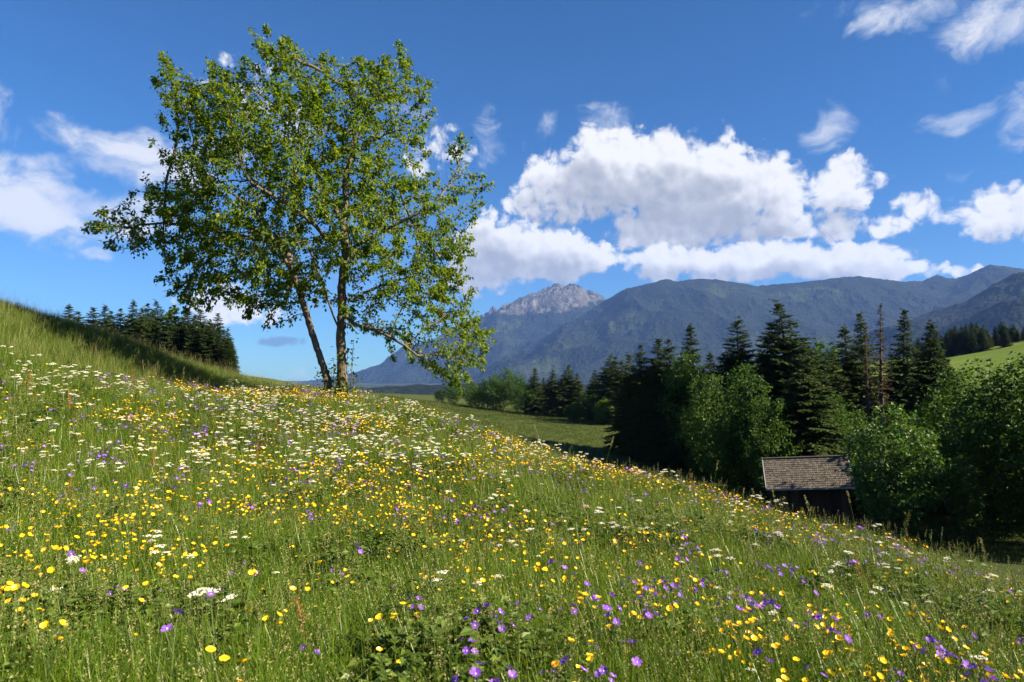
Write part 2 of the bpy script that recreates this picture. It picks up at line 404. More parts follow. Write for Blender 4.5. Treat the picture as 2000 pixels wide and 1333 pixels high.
def mountmat(name, peak, prad, rocky):
    m, b = mat(name)
    g = b.n('ShaderNodeNewGeometry'); pos = g.outputs['Position']
    tr = b.vor(b.v('MULTIPLY', pos, (1, 1, .5)), .045)                        # tree crowns
    wide = b.noise(pos, .0016, 6, .6); mid = b.noise(pos, .006, 6, .65)
    forest = b.ramp(b.m('ADD', b.m('MULTIPLY', tr, .5), b.m('MULTIPLY', mid, .6)), [(.2, (.020, .026, .018)), (.45, (.011, .016, .011)), (.75, (.005, .008, .007))])
    past = b.ramp(b.noise(pos, .02, 4, .6), [(.3, (.03, .045, .018)), (.7, (.06, .072, .03))])
    col = b.mix(b.m('MULTIPLY', b.step(wide, .56, .64), .4), forest, past)
    nz = b.n('ShaderNodeSeparateXYZ'); b.put(nz.inputs[0], g.outputs['True Normal'])
    strata = b.noise(b.v('MULTIPLY', pos, (1, 1, .35)), .012, 9, .7)
    rock = b.ramp(strata, [(.3, (.024, .023, .023)), (.5, (.060, .058, .056)), (.68, (.13, .125, .12))])
    dist = b.v('LENGTH', b.v('MULTIPLY', b.v('SUBTRACT', pos, tuple(peak)), (1 / prad[0], 1 / prad[1], 1 / prad[2])))
    rk = b.step(b.m('ADD', b.m('SUBTRACT', 1.0, dist), b.m('MULTIPLY_ADD', mid, 1.5, -.75)), .0, .22)
    steep = b.m('MULTIPLY', b.step(nz.outputs[2], .62, .45), b.step(mid, .5, .62))
    col = b.mix(b.m('MAXIMUM', b.m('MULTIPLY', rk, rocky), b.m('MULTIPLY', steep, .3)), col, rock)
    h = b.m('ADD', b.m('MULTIPLY', tr, -1.0), b.m('MULTIPLY', strata, 1.2))
    out(b, princ(b, col, .95, .05, bump(b, h, .6, 12)))
    return m
SKYL = [(300,800,9300),(560,752,9000),(600,744,8900),(640,738,8800),(690,728,8600),(740,712,8500),(780,702,8500),(800,690,8450),(840,672,8400),(890,650,8300),(925,622,8250),(945,615,8200),(965,606,8200),(984,600,8200),(996,609,8200),(1010,598,8150),(1030,583,8100),(1055,580,8100),(1070,577,8100),(1080,566,8100),(1086,557,8100),(1098,556,8100),(1110,554,8100),(1124,562,8100),(1136,564,8100),(1150,573,8100),(1168,582,8050),(1185,588,8000),(1205,586,7900),(1230,580,7800),(1258,563,7700),(1290,548,7600),(1302,545,7600),(1318,551,7600),(1345,546,7500),(1372,545,7500),(1400,546,7500),(1430,551,7500),(1480,559,7500),(1510,556,7500),(1545,553,7500),(1590,549,7500),(1640,542,7500),(1680,540,7500),(1720,545,7500),(1760,550,7600),(1800,549,7700),(1830,537,7700),(1850,543,7700),(1880,544,7600),(1910,528,7500),(1934,517,7500),(1960,520,7500),(2000,526,7500),(2150,515,7400),(2400,560,7300),(2800,600,7200)]
SKYL = [(x, y, Y - 1350 * float(np.clip((x - 1190) / 110, 0, 1))) for x, y, Y in SKYL]     # the wooded range stands before the rocky one
R1 = [(ridge(SKYL), .62, 1),
      (ridge([(1302,546,6250),(1250,590,5900),(1190,632,5600),(1120,668,5300),(1040,705,5000),(960,738,4700)]), .5, 0),
      (ridge([(1372,546,6150),(1340,590,5700),(1290,640,5300),(1200,690,4900),(1130,722,4500)]), .5, 0),
      (ridge([(1130,590,7900),(1130,625,7500),(1090,668,7000),(1000,700,6500)]), .6, 0),
      (ridge([(985,602,8200),(950,640,7700),(880,690,7200),(800,722,6800)]), .6, 0),
      (ridge([(1545,554,6150),(1530,600,5700),(1480,660,5200),(1400,715,4700)]), .45, 0),
      (ridge([(1690,541,6150),(1690,590,5700),(1650,650,5200),(1600,710,4600)]), .45, 0),
      (ridge([(1934,517,6150),(1890,570,5700),(1830,620,5300),(1760,680,4800)]), .45, 0)]
pk = at(1105, 575, 8100)
m_mt = mountmat('mountain_forest_and_rock', at(1035, 590, 8100), (900, 1800, 240), 1.0)
mountain('mountain', R1, 200, 2800, 4200, 9800, 1050, 190, m_mt, -60.0, .6, 240, 3.7, [((1118, 552, 8100), 240, 210), ((1040, 585, 8100), 240, 140), ((965, 605, 8200), 260, 190)])
m_m2 = mountmat('wooded_spur_forest', at(2600, 400, 3300), (100, 100, 100), 0.0)
R2 = [(ridge([(1760,690,3700),(1822,640,3600),(1850,621,3550),(1885,600,3500),(1920,582,3500),(1960,562,3450),(2000,543,3400),(2100,505,3300),(2400,470,3200),(2700,480,3100)]), .5, 1),
      (ridge([(1880,690,2700),(1915,645,2700),(1950,618,2700),(2000,588,2650),(2100,540,2600),(2500,500,2500)]), .5, 1)]
mountain('wooded_hill', R2, 1600, 2700, 1500, 4600, 420, 90, m_m2, -60.0, .5, 110, 9.1)

R3 = [(ridge([(200,775,1900),(560,764,1900),(700,758,1850),(850,754,1800),(1000,751,1750),(1250,748,1700),(1700,752,1650)]), .13, 1)]
mountain('wooded_hill', R3, 200, 1900, 1250, 2300, 300, 40, m_m2, -60.0, .13, 20, 5.1)
# haze in the valley air: one closed box round everything
hb = Geo(); hb.box((-9500, -7000, -62.5 - 30), (11500, 10500, 1460))
mh, b = mat('valley_haze')
pv = b.n('ShaderNodeVolumePrincipled')
pv.inputs['Color'].default_value = (.20, .39, 1.0, 1); pv.inputs['Density'].default_value = HAZE = 3.9e-5; pv.inputs['Anisotropy'].default_value = 0.0
out(b, None, pv.outputs[0])
hz = obj('haze', hb.mesh('haze', mh), kind='stuff'); tag(hz, 'thin blue haze in the valley air before the mountains', 'haze')

# ------------------------------------------------------------------ leaves, bark
LEAF_V = np.array([(0, 0, 0), (.30, .42, .10), (0, 1, -.06), (-.30, .42, .10), (0, .45, -.02)])   # folded leaf, along y
LEAF_F = np.array([(0, 1, 4), (1, 2, 4), (2, 3, 4), (3, 0, 4)])
LEAF2_V = LEAF_V[:4]; LEAF2_F = np.array([(0, 1, 2), (0, 2, 3)])
def barkmat(name, c1, c2, sc):
    m, b = mat(name)
    co = b.n('ShaderNodeTexCoord').outputs['Object']
    n = b.noise(b.v('MULTIPLY', co, (1, 1, .35)), sc, 8, .68, .4); n2 = b.noise(co, sc * .25, 4, .6)
    c = b.ramp(n, [(.3, c1), (.7, c2)])
    c = b.mix(b.m('MULTIPLY', b.step(n2, .55, .72), .6), c, (.13, .125, .085, 1))
    out(b, princ(b, c, .9, .15, bump(b, n, .9, .04))); return m
m_bark = barkmat('cherry_bark', (.045, .032, .024), (.19, .15, .115), 9)
m_bark2 = barkmat('forest_bark', (.03, .024, .018), (.11, .09, .07), 4)
m_cherry = leafmat('cherry_leaf', [(0, (.046, .094, .012)), (.35, (.080, .150, .017)), (.75, (.145, .215, .020)), (1, (.23, .23, .03))], .50, .5, .16, (1.5, 1.4, .4), .0)
m_spruce = leafmat('spruce_needles', [(0, (.016, .033, .010)), (.5, (.034, .058, .015)), (1, (.072, .090, .018))], .24, .7, .1, (1.3, 1.2, .5), .35)
m_spruce_dry = leafmat('dry_spruce_needles', [(0, (.045, .032, .018)), (.5, (.07, .05, .028)), (1, (.06, .058, .025))], .12, .8, .1, (1, 1, .7), .2)
m_decid = leafmat('broad_leaf', [(0, (.022, .056, .012)), (.5, (.042, .094, .018)), (1, (.082, .14, .024))], .38, .5, .15, (1.5, 1.4, .4), .25)
m_maple = leafmat('maple_leaf', [(0, (.028, .072, .018)), (.5, (.05, .115, .026)), (.9, (.085, .16, .034)), (1, (.17, .13, .045))], .36, .42, .25, (1.4, 1.35, .4), .1)
m_bush = leafmat('bright_bush_leaf', [(0, (.05, .09, .012)), (.5, (.085, .135, .016)), (1, (.12, .17, .022))], .38, .5, .15, (1.5, 1.4, .4), .15)

def colonize(att, nodes, parents, step=.22, infl=2.2, kill=.45, iters=120, tropism=(0, 0, .12), cap=9000):
    """branches grow from the given nodes towards the points of the crown's volume"""
    nodes = [np.array(p, float) for p in nodes]; parents = list(parents)
    att = att.copy(); best = np.full(len(att), 1e9); bi = np.zeros(len(att), int); new0 = 0
    trop = np.array(tropism)
    kids = {}
    for _ in range(iters):
        N = np.array(nodes[new0:])
        if len(N) == 0 or len(att) == 0: break
        for k in range(0, len(N), 400):
            d = np.linalg.norm(att[:, None] - N[None, k:k + 400], axis=2); j = d.argmin(1); dm = d[np.arange(len(att)), j]
            b_ = dm < best; best[b_] = dm[b_]; bi[b_] = j[b_] + new0 + k
        keep = best > kill
        att = att[keep]; best = best[keep]; bi = bi[keep]
        if len(att) == 0: break
        act = best < infl
        if not act.any(): act = best <= np.sort(best)[min(3, len(best) - 1)]
        new0 = len(nodes)
        idx = bi[act]; A = att[act]
        allN = np.array(nodes)
        dv = A - allN[idx]; dv /= np.linalg.norm(dv, axis=1)[:, None] + 1e-9
        acc = np.zeros((len(nodes), 3)); np.add.at(acc, idx, dv)
        grew = False
        for i in np.unique(idx):
            if kids.get(i, 0) >= 4: continue
            v = acc[i]; L = np.linalg.norm(v)
            if L < 1e-6: continue
            v = v / L + trop + rng.normal(size=3) * .13; v /= np.linalg.norm(v)
            p = allN[i] + v * step
            nodes.append(p); parents.append(int(i)); kids[i] = kids.get(i, 0) + 1; grew = True
        if not grew or len(nodes) > cap: break
    return np.array(nodes), np.array(parents)
def radii(nodes, parents, tip=.006, expo=2.3, order=None):
    acc = np.zeros(len(nodes)); has = np.zeros(len(nodes), bool); has[parents[parents >= 0]] = True
    acc[~has] = tip ** expo
    for i in range(len(nodes) - 1, 0, -1):
        if parents[i] >= 0:
            if acc[i] == 0: acc[i] = tip ** expo
            acc[parents[i]] += acc[i]
    return np.maximum(acc, tip ** expo) ** (1 / expo), ~has
def chains(nodes, parents, rad):
    """split the tree into runs, always following the thickest child"""
    n = len(nodes); ch = [[] for _ in range(n)]
    for i, p in enumerate(parents):
        if p >= 0: ch[p].append(i)
    runs = []; st = [(i, -1) for i in range(n) if parents[i] < 0]
    while st:
        i, fr = st.pop(); run = ([fr] if fr >= 0 else []) + [i]
        while ch[i]:
            c = sorted(ch[i], key=lambda k: -rad[k]); st += [(k, i) for k in c[1:]]; i = c[0]; run.append(i)
        if len(run) > 1: runs.append(run)
    return runs
def leaves_along(pts, dirs, n_each, size, spread, droop, V=LEAF_V, F=LEAF_F):
    P = np.repeat(pts, n_each, 0) + rng.normal(size=(len(pts) * n_each, 3)) * spread
    D = np.repeat(dirs, n_each, 0) * .7 + rand_dir(len(P)) * .8 + np.array([0, 0, -droop])
    up = np.tile([0, 0, 1.0], (len(P), 1)) + rand_dir(len(P)) * .8
    s = size * (.7 + .6 * rng.random(len(P)))
    Rm = frames(D, up) * s[:, None, None]
    Rm[..., 0] *= (.75 + .6 * rng.random(len(P)))[:, None]
    return bake(V, F, Rm, P)

# ------------------------------------------------------------------ the cherry tree on the brow
TY = 18.5
OUT = np.array([(176,452),(215,428),(248,377),(275,385),(300,372),(341,354),(312,319),(345,300),(370,285),(303,254),(346,221),(300,186),(318,122),(364,140),(405,165),(422,117),(445,146),(474,140),(497,150),(512,128),(507,86),(549,80),(592,100),(630,128),(670,117),(716,134),(751,117),(792,117),(815,146),(852,215),(822,250),(832,295),(852,310),(884,279),(907,319),(953,365),(919,400),(930,463),(901,510),(882,545),(907,579),(942,614),(942,660),(942,706),(890,752),(840,735),(803,689),(757,662),(699,646),(650,610),(620,585),(590,610),(555,637),(497,614),(440,585),(381,608),(329,556),(346,510),(300,490),(248,510),(190,469)], float)
def inpoly(P, poly):
    x, y = P[:, 0], P[:, 1]; r = np.zeros(len(P), bool); j = len(poly) - 1
    for i in range(len(poly)):
        xi, yi = poly[i]; xj, yj = poly[j]
        r ^= ((yi > y) != (yj > y)) & (x < (xj - xi) * (y - yi) / (yj - yi + 1e-12) + xi); j = i
    return r
def polydist(P, poly):
    d = np.full(len(P), 1e9)
    for a, c in zip(poly, np.roll(poly, -1, 0)):
        ab = c - a; t = np.clip(((P - a) @ ab) / (ab @ ab), 0, 1); d = np.minimum(d, np.linalg.norm(P - a - t[:, None] * ab, axis=1))
    return d
Q = np.c_[rng.uniform(170, 960, 14000), rng.uniform(55, 760, 14000)]
Q = Q[inpoly(Q, OUT)]; dm = polydist(Q, OUT) * TY / FPX
thin = np.ones(len(Q))                          # thinner parts of the crown
for (x, y, r, k) in [(730,590,75,.35),(610,430,50,.55),(760,500,50,.6),(690,380,55,.45),(620,200,40,.6),(520,270,45,.6),(760,300,50,.6),(440,400,45,.6),(850,600,50,.6),(640,600,40,.3),(560,330,40,.7),(400,520,60,.7),(790,620,50,.6),(860,380,50,.6)]:
    thin *= 1 - (1 - k) * np.exp(-((Q[:, 0] - x) ** 2 + (Q[:, 1] - y) ** 2) / r ** 2)
kp = rng.random(len(Q)) < thin * .95 * np.where((Q[:, 1] > 430) & (Q[:, 0] < 560), 1.35, 1.0)
Q = Q[kp]; dm = dm[kp]
half = np.minimum(.35 + 1.25 * dm, 3.4)
dep = rng.uniform(-1, 1, len(Q)); dep = np.sign(dep) * np.abs(dep) ** .8 * half
ATT = np.array([at(q[0], q[1], TY) for q in Q]); ATT[:, 1] += dep * .95
ATT[:, 0] += (ATT[:, 0]) * (dep * .9 / TY) * .3
clump = fbm(ATT / np.array([.95, .95, .7]) + 5.5, 3) > .435
ATT = ATT[clump]
base = at(660, 766, TY); base[2] = ground(base[0], base[1]) - .12
def sk(pts): return [at(x, y, TY + d) for x, y, d in pts]
T1 = sk([(668,740,0),(667,715,0),(667,690,0),(665,655,0),(667,630,0.02),(668,608,.05),(667,580,.05),(668,550,0),(672,520,-.05),(675,492,-.05),(672,462,0),(668,434,.1),(655,408,.25),(641,385,.4),(628,355,.5),(612,325,.6),(600,290,.7)])
T1 = [np.array([T1[0][0], TY, ground(T1[0][0], TY) - .15])] + T1
T2 = sk([(640,742,.1),(634,725,.1),(626,700,.1),(617,672,.1),(607,643,.1),(598,612,.1),(591,590,.1),(582,560,.05),(570,530,0),(555,505,-.1),(538,478,-.2),(518,440,-.4),(497,405,-.6)])
T2 = [np.array([at(646, 760, TY + .1)[0], TY + .1, ground(at(646, 760, TY)[0], TY + .1) - .15])] + T2
nodes, par = [], []
def chain(pts, start):
    prev = start; ids = []
    for p in pts: nodes.append(np.array(p)); par.append(prev); prev = len(nodes) - 1; ids.append(prev)
    return ids
i1 = chain(T1, -1); i2 = chain(T2, -1)
chain(sk([(660,638,-.15),(652,620,-.25),(646,603,-.3),(641,588,-.4),(634,565,-.5),(624,538,-.6),(612,505,-.8),(600,470,-1.0)]), i1[4])
chain(sk([(690,484,-.2),(708,474,-.3),(728,463,-.45),(748,452,-.6),(768,441,-.7),(800,425,-.8),(830,410,-.9)]), i1[10])
chain(sk([(676,410,.2),(674,380,.3),(673,353,.4),(680,325,.5),(690,298,.6),(693,265,.7),(694,235,.7),(694,205,.7)]), i1[12])
chain(sk([(690,632,-.3),(712,640,-.5),(735,646,-.7),(760,658,-.9),(790,675,-1.0),(815,695,-1.1)]), i1[6])
chain(sk([(640,470,-.4),(615,440,-.8),(585,415,-1.2),(550,390,-1.5),(510,370,-1.7)]), i1[11])
chain(sk([(690,590,.5),(712,572,.9),(740,560,1.2),(775,548,1.5),(810,540,1.7)]), i1[7])
chain(sk([(560,480,.3),(520,470,.5),(470,462,.6),(420,452,.6),(370,440,.5),(320,436,.3),(270,440,.1)]), i2[9])
nS = len(nodes)
nodes, par = colonize(ATT, nodes, par, .18, 1.7, .30, 140, (0, 0, .10), 12000)
# long outer shoots
rad, tips = radii(nodes, par, .0055, 2.35)
rad = rad * np.clip(.235 / rad[0], .4, 1.6)
dirs = np.zeros_like(nodes); pm = par >= 0; dirs[pm] = nodes[pm] - nodes[par[pm]]
dirs /= np.linalg.norm(dirs, axis=1)[:, None] + 1e-9
cen = at(600, 420, TY)
tree = thing('cherry_tree', 'lone leafy tree with two trunks on the brow of the flower meadow', 'tree', tuple(base))
bl = np.array(base)
gt, gtw, LIMBS = Geo(), Geo(), []
runs = chains(nodes, par, rad)
for r in runs:
    P = nodes[r] - bl; w = rad[r].copy()
    if par[r[0]] >= 0 or True: w[0] = min(w[0], w[1] * 1.35) if r[0] not in (i1[0], i2[0]) else w[0]
    if r[0] == i1[0]:
        P1 = P; w1 = np.maximum(w, .04); w1[:3] *= [1.45, 1.18, 1.05]
        t = np.linspace(0, len(P) - 1, len(P) * 4); gt.tube(np.stack([np.interp(t, np.arange(len(P)), P[:, k]) for k in range(3)], -1) + rng.normal(size=(len(t), 3)) * .006, np.interp(t, np.arange(len(P)), w1) * (1 + .05 * rng.normal(size=len(t))), 12)
        trunk1 = gt; gt = Geo()
    elif r[0] == i2[0]:
        w2 = np.maximum(w, .035); w2 = np.minimum(w2, .15); w2[:2] *= 1.2
        t = np.linspace(0, len(P) - 1, len(P) * 4); gt.tube(np.stack([np.interp(t, np.arange(len(P)), P[:, k]) for k in range(3)], -1) + rng.normal(size=(len(t), 3)) * .005, np.interp(t, np.arange(len(P)), w2) * (1 + .05 * rng.normal(size=len(t))), 12)
        trunk2 = gt; gt = Geo()
    elif r[1] < nS: gl = Geo(); gl.tube(P, np.maximum(w, .02), 8); LIMBS.append(gl)
    else: gtw.tube(P, w, 4)
# outer shoots with leaves
T = nodes[tips]; D = dirs[tips]
outw = T - cen; outw /= np.linalg.norm(outw, axis=1)[:, None] + 1e-9
SP, SD = [], []
for p, d, o in zip(T, D, outw):
    L = rng.uniform(.15, .55) * (1.9 if rng.random() < .22 else 1); v = d * .6 + o * .45 + np.array([0, 0, .12]) + rng.normal(size=3) * .18; v /= np.linalg.norm(v)
    k = np.arange(1, 5) / 4
    pts = p + v * L * k[:, None] + np.array([0, 0, -.05]) * (k ** 2)[:, None]
    gtw.tube(np.vstack([p, pts]) - bl, [.005, .0045, .004, .003, .002], 3)
    m_ = int(L / .09) + 1; kk = rng.random(m_)
    SP.append(p + v * L * kk[:, None]); SD.append(np.tile(v, (m_, 1)))
SP = np.concatenate(SP); SD = np.concatenate(SD)
young = (rad < .018) & pm & (np.arange(len(nodes)) >= nS)
V1, F1 = leaves_along(nodes[young], dirs[young], 14, .098, .085, .55)
V2, F2 = leaves_along(SP, SD, 11, .102, .05, .5)
gc = Geo(); gc.add(V1 - bl, F1); gc.add(V2 - bl, F2)
print('cherry nodes', len(nodes), 'leaves', len(F1) // 4 + len(F2) // 4)
for nm, g, s in (('trunk', trunk1, True), ('trunk', trunk2, True)): obj(nm, g.mesh(nm, m_bark, s), tree)
for gl in LIMBS: obj('limb', gl.mesh('limb', m_bark, True), tree)
obj('twigs', gtw.mesh('twigs', m_bark, True), tree, kind='stuff')
obj('crown', gc.mesh('crown', m_cherry), tree, kind='stuff')
# ivy-like shoots round the foot of the thicker trunk
gs = Geo(); sp_ = []
for k in range(26):
    a = rng.uniform(0, 6.28); p = T1[0] + np.array([math.cos(a) * .3 - .08, math.sin(a) * .3, .1]); h = rng.uniform(.5, 1.9)
    q = np.array([p + np.array([math.cos(a) * .12 * t, math.sin(a) * .12 * t, h * t]) for t in np.linspace(0, 1, 5)])
    gs.tube(q - bl, .006, 3); sp_.append(q[1:] + rng.normal(size=(4, 3)) * .05)
sp_ = np.concatenate(sp_)
obj('basal_shoots', gs.mesh('basal_shoots', m_bark), tree, kind='stuff')
Vb, Fb = leaves_along(sp_, np.tile([0, 0, .5], (len(sp_), 1)), 5, .10, .09, .3)
obj('basal_leaves', mesh('basal_leaves', Vb - bl, Fb, m_cherry), tree, kind='stuff')

# ------------------------------------------------------------------ spruces
def spruce_mesh(h, Rb, seed, dry=False, dens=1.0, clear=.06):
    global rng
    keep = rng; rng = np.random.default_rng(seed)
    g = Geo(); gtk = Geo()
    z = np.linspace(-.4, h, 14); lean = rng.normal(size=2) * .012 * h
    gtk.tube(np.stack([lean[0] * (z / h) ** 2, lean[1] * (z / h) ** 2, z], -1), np.maximum(.017 * h * (1 - z / h) + .012, .015), 7)
    pts, dr, sz = [], [], []
    zz = h * clear
    while zz < h - .15:
        f = zz / h
        prof = (1 - f) ** .82 * (1 - .35 * math.exp(-((f) / .12) ** 2))
        nb = int(rng.integers(5, 8) * (1 if not dry else .8))
        a0 = rng.uniform(0, 6.28)
        for k in range(nb):
            a = a0 + k / nb * 6.28 + rng.normal() * .2
            L = (Rb * prof + .12) * rng.uniform(.72, 1.12)
            if dry: L *= rng.uniform(.45, .9)
            z0 = zz + rng.normal() * .28
            n = max(3, int(L / .2)); t = np.linspace(0, 1, n + 1)
            rise = (.35 * f + .05) * L; sag = (.55 - .45 * f) * L
            pz = z0 + rise * t - sag * t ** 1.6 + .22 * L * np.maximum(t - .6, 0) * (1 if f < .75 else .3)
            ca, sa = math.cos(a), math.sin(a)
            wig = rng.normal() * .1
            P = np.stack([ca * L * t - sa * wig * L * t ** 2, sa * L * t + ca * wig * L * t ** 2, pz], -1)
            P[:, 0] += lean[0] * f ** 2; P[:, 1] += lean[1] * f ** 2
            g.tube(P[::max(1, n // 3)], np.linspace(.022, .005, len(P[::max(1, n // 3)])) * (.5 + L / 3), 3, 1)
            m = max(3, int(n * 6.5 * dens)); tt = rng.random(m) ** .75
            q = np.stack([np.interp(tt, t, P[:, c]) for c in range(3)], -1)
            sd = rng.choice([-1, 1], m)
            d = np.stack([ca * .75 - sa * sd * .85, sa * .75 + ca * sd * .85, np.full(m, -.34)], -1) + rng.normal(size=(m, 3)) * .25
            pts.append(q + rng.normal(size=(m, 3)) * .04); dr.append(d); sz.append(np.minimum(.36 + .3 * (1 - tt) * L * .5, .75) * rng.uniform(.6, 1.25, m) * min(1.0, .42 + 1.6 * (1 - f)))
            pts.append(P[-1:]); dr.append(np.array([[ca, sa, .05]])); sz.append(np.array([.42 * min(1.0, .4 + 1.6 * (1 - f))]))
        zz += rng.uniform(.20, .34) * (.7 + h / 40)
    pts.append(np.tile([[lean[0], lean[1], h - .5]], (8, 1))); dr.append(np.c_[rng.normal(size=(8, 2)) * .35, np.ones(8)]); sz.append(np.full(8, .5))
    pts, dr, sz = np.concatenate(pts), np.concatenate(dr), np.concatenate(sz)
    if dry:
        k = rng.random(len(pts)) < .42; pts, dr, sz = pts[k], dr[k], sz[k] * .7
    Rm = frames(dr, np.tile([0, 0, 1.0], (len(dr), 1)) + rand_dir(len(dr)) * .55) * sz[:, None, None]
    # a twig with needles: ragged narrow spray with drooping side pieces
    SV = np.array([(0,0,0),(.26,.35,-.14),(.08,.45,0),(.22,.72,-.14),(0,1,-.05),(-.22,.72,-.14),(-.08,.45,0),(-.26,.35,-.14)])
    SF = np.array([(0,1,2),(0,2,6),(0,6,7),(2,3,4),(2,4,6),(6,4,5)])
    V, F = bake(SV, SF, Rm, pts); g.add(V, F, 0)
    rng = keep
    nm = 'dry_spruce' if dry else 'spruce'
    return gtk.mesh(nm + '_trunk', m_bark2, True), g.mesh(nm + '_crown', [m_spruce_dry if dry else m_spruce, m_bark2])
SPR = [spruce_mesh(16, 3.6, 11), spruce_mesh(16, 3.0, 12), spruce_mesh(16, 4.1, 13), spruce_mesh(16, 2.3, 14, dens=.8), spruce_mesh(16, 3.3, 15)]
DRY = [spruce_mesh(17, 1.9, 21, True), spruce_mesh(17, 1.6, 22, True)]
n_tri = 0
def plant(name, meshes, label, cat, group, x, y, s, rz=None, sxy=1.0, dz=0.0):
    o = thing(name, label, cat, (x, y, float(ground(x, y)) - .1 + dz), rng.uniform(0, 6.28) if rz is None else rz, group, (s * sxy, s * sxy, s))
    obj('trunk', meshes[0], o); obj('crown', meshes[1], o)
    return o
def by_top(px, py_top, Y, H):
    """ground spot under photo column px at depth Y, and the scale that puts the top at py_top for a model H tall"""
    x = at(px, py_top, Y)[0]; z = float(ground(x, Y))
    return x, Y, (at(px, py_top, Y)[2] - z) / H
def spruce(px, py, Y, v, label, group, sxy=1.0, dry=False):
    x, y, s = by_top(px, py, Y, 16 if not dry else 17)
    return plant('spruce_tree' if not dry else 'bare_spruce_tree', (DRY if dry else SPR)[v], label, 'tree', group, x, y, s, sxy=sxy * rng.uniform(1.15, 1.35))
G1 = 'spruces of the wood behind the shingled hut'
spruce(1545,590,58,2,'tall broad dark spruce rising highest behind the hut roof',None,1.15)
spruce(1505,628,60,0,'dark spruce leaning against the tallest broad spruce behind the hut',None,1.0)
spruce(1440,625,62,2,'dark pointed spruce standing alone above the ash trees',None,1.1)
spruce(1565,672,47,0,'sunlit yellow-green spruce directly behind the hut ridge',None,1.25)
spruce(1345,637,70,1,'slim spruce tip sticking up over the dark spruce row',None,1.0)
for (px, py, Y, v, sx) in [(1232,690,74,2,1.1),(1252,672,72,0,1.0),(1280,662,70,4,1.1),(1310,660,68,0,1.0),(1328,690,66,2,1.1),(1268,700,70,2,1.2)]:
    spruce(px, py, Y, v, 'dark spruce in the dense row along the mown field', 'dense spruce row along the mown field', sx)
for (px, py, Y, v, sx) in [(1655,640,62,1,1.1),(1685,610,66,3,.9),(1600,670,70,0,1),(1630,690,58,4,1),(1480,690,66,4,1.1),(1390,690,70,1,1.0),(1740,690,70,2,1.1),(1790,680,72,0,1.1),(1665,700,74,2,1.1),(1835,690,78,4,1.0),(1410,720,74,2,1.0)]:
    spruce(px, py, Y, v, 'spruce among the trees of the wood behind the hut', G1, sx)
spruce(1760,603,60,3,'tall slim spruce with sparse layered boughs beside the bare one',None,.95)
spruce(1812,632,55,1,'pointed spruce between the slim spruce and the right-hand leafy trees',None,1.0)
spruce(1850,700,60,0,'small dark spruce below the hillside meadow',None,.9)
spruce(1715,590,58,0,'bare brown dying spruce with thin drooping twigs',None,.85,True)
spruce(1690,632,56,1,'thin half-bare spruce close beside the taller dying one',None,.8,True)
# spruces at the far edge of the mown field
G2 = 'spruces at the far edge of the mown field'
for (px, py, Y, v, sx) in [(1043,720,148,1,1.5),(1078,722,142,0,1.3),(1105,712,138,2,1.25),(1130,730,136,4,1.2),(1160,722,128,0,1.2),(1185,692,122,2,1.1),(1203,696,118,0,1.2),(1060,738,150,4,1.3),(1215,705,112,1,1.3)]:
    spruce(px, py, Y, v, 'spruce at the far edge of the mown field', G2, sx)
# clump behind the bank
G3 = 'spruces in the clump behind the grassy bank'
for (px, py, Y, v, sx) in [(258,588,102,1,1.3),(288,592,100,0,1.2),(316,588,103,2,1.3),(345,596,98,4,1.3),(370,600,100,0,1.3),(398,602,96,2,1.3),(425,612,97,4,1.4),(440,640,92,2,1.2),(236,602,104,0,1.2),(302,606,95,4,1.2),(330,612,94,1,1.4),(412,622,92,0,1.3),(380,615,93,1,1.3),(272,600,97,2,1.3),(360,612,95,0,1.3),(448,660,90,4,1.2),(455,672,88,1,1.3)]:
    spruce(px, py, Y, v, 'spruce in the dense clump behind the grassy bank', G3, sx * .92)
for (px, py, Y, v) in [(131,597,118,1),(156,608,120,0),(184,601,112,4),(206,597,110,1),(220,606,112,0)]:
    spruce(px, py, Y, v, 'small spruce tip showing over the crest of the grassy bank', 'small spruce tips over the bank crest', 1.3)
# wood above the hillside meadow
for k in range(46):
    px = 1795 + k * 6.2 + rng.normal() * 3; row = k % 2
    py = np.interp(px, [1780, 1830, 1880, 1930, 1990, 2090], [668, 648, 634, 636, 640, 625]) + rng.normal() * 4 + row * 7
    spruce(px, py, 232 - row * 12 + rng.normal() * 4, int(rng.integers(0, 5)), 'dark spruce in the wood above the hillside meadow', 'spruces of the wood above the hillside meadow', 1.5)

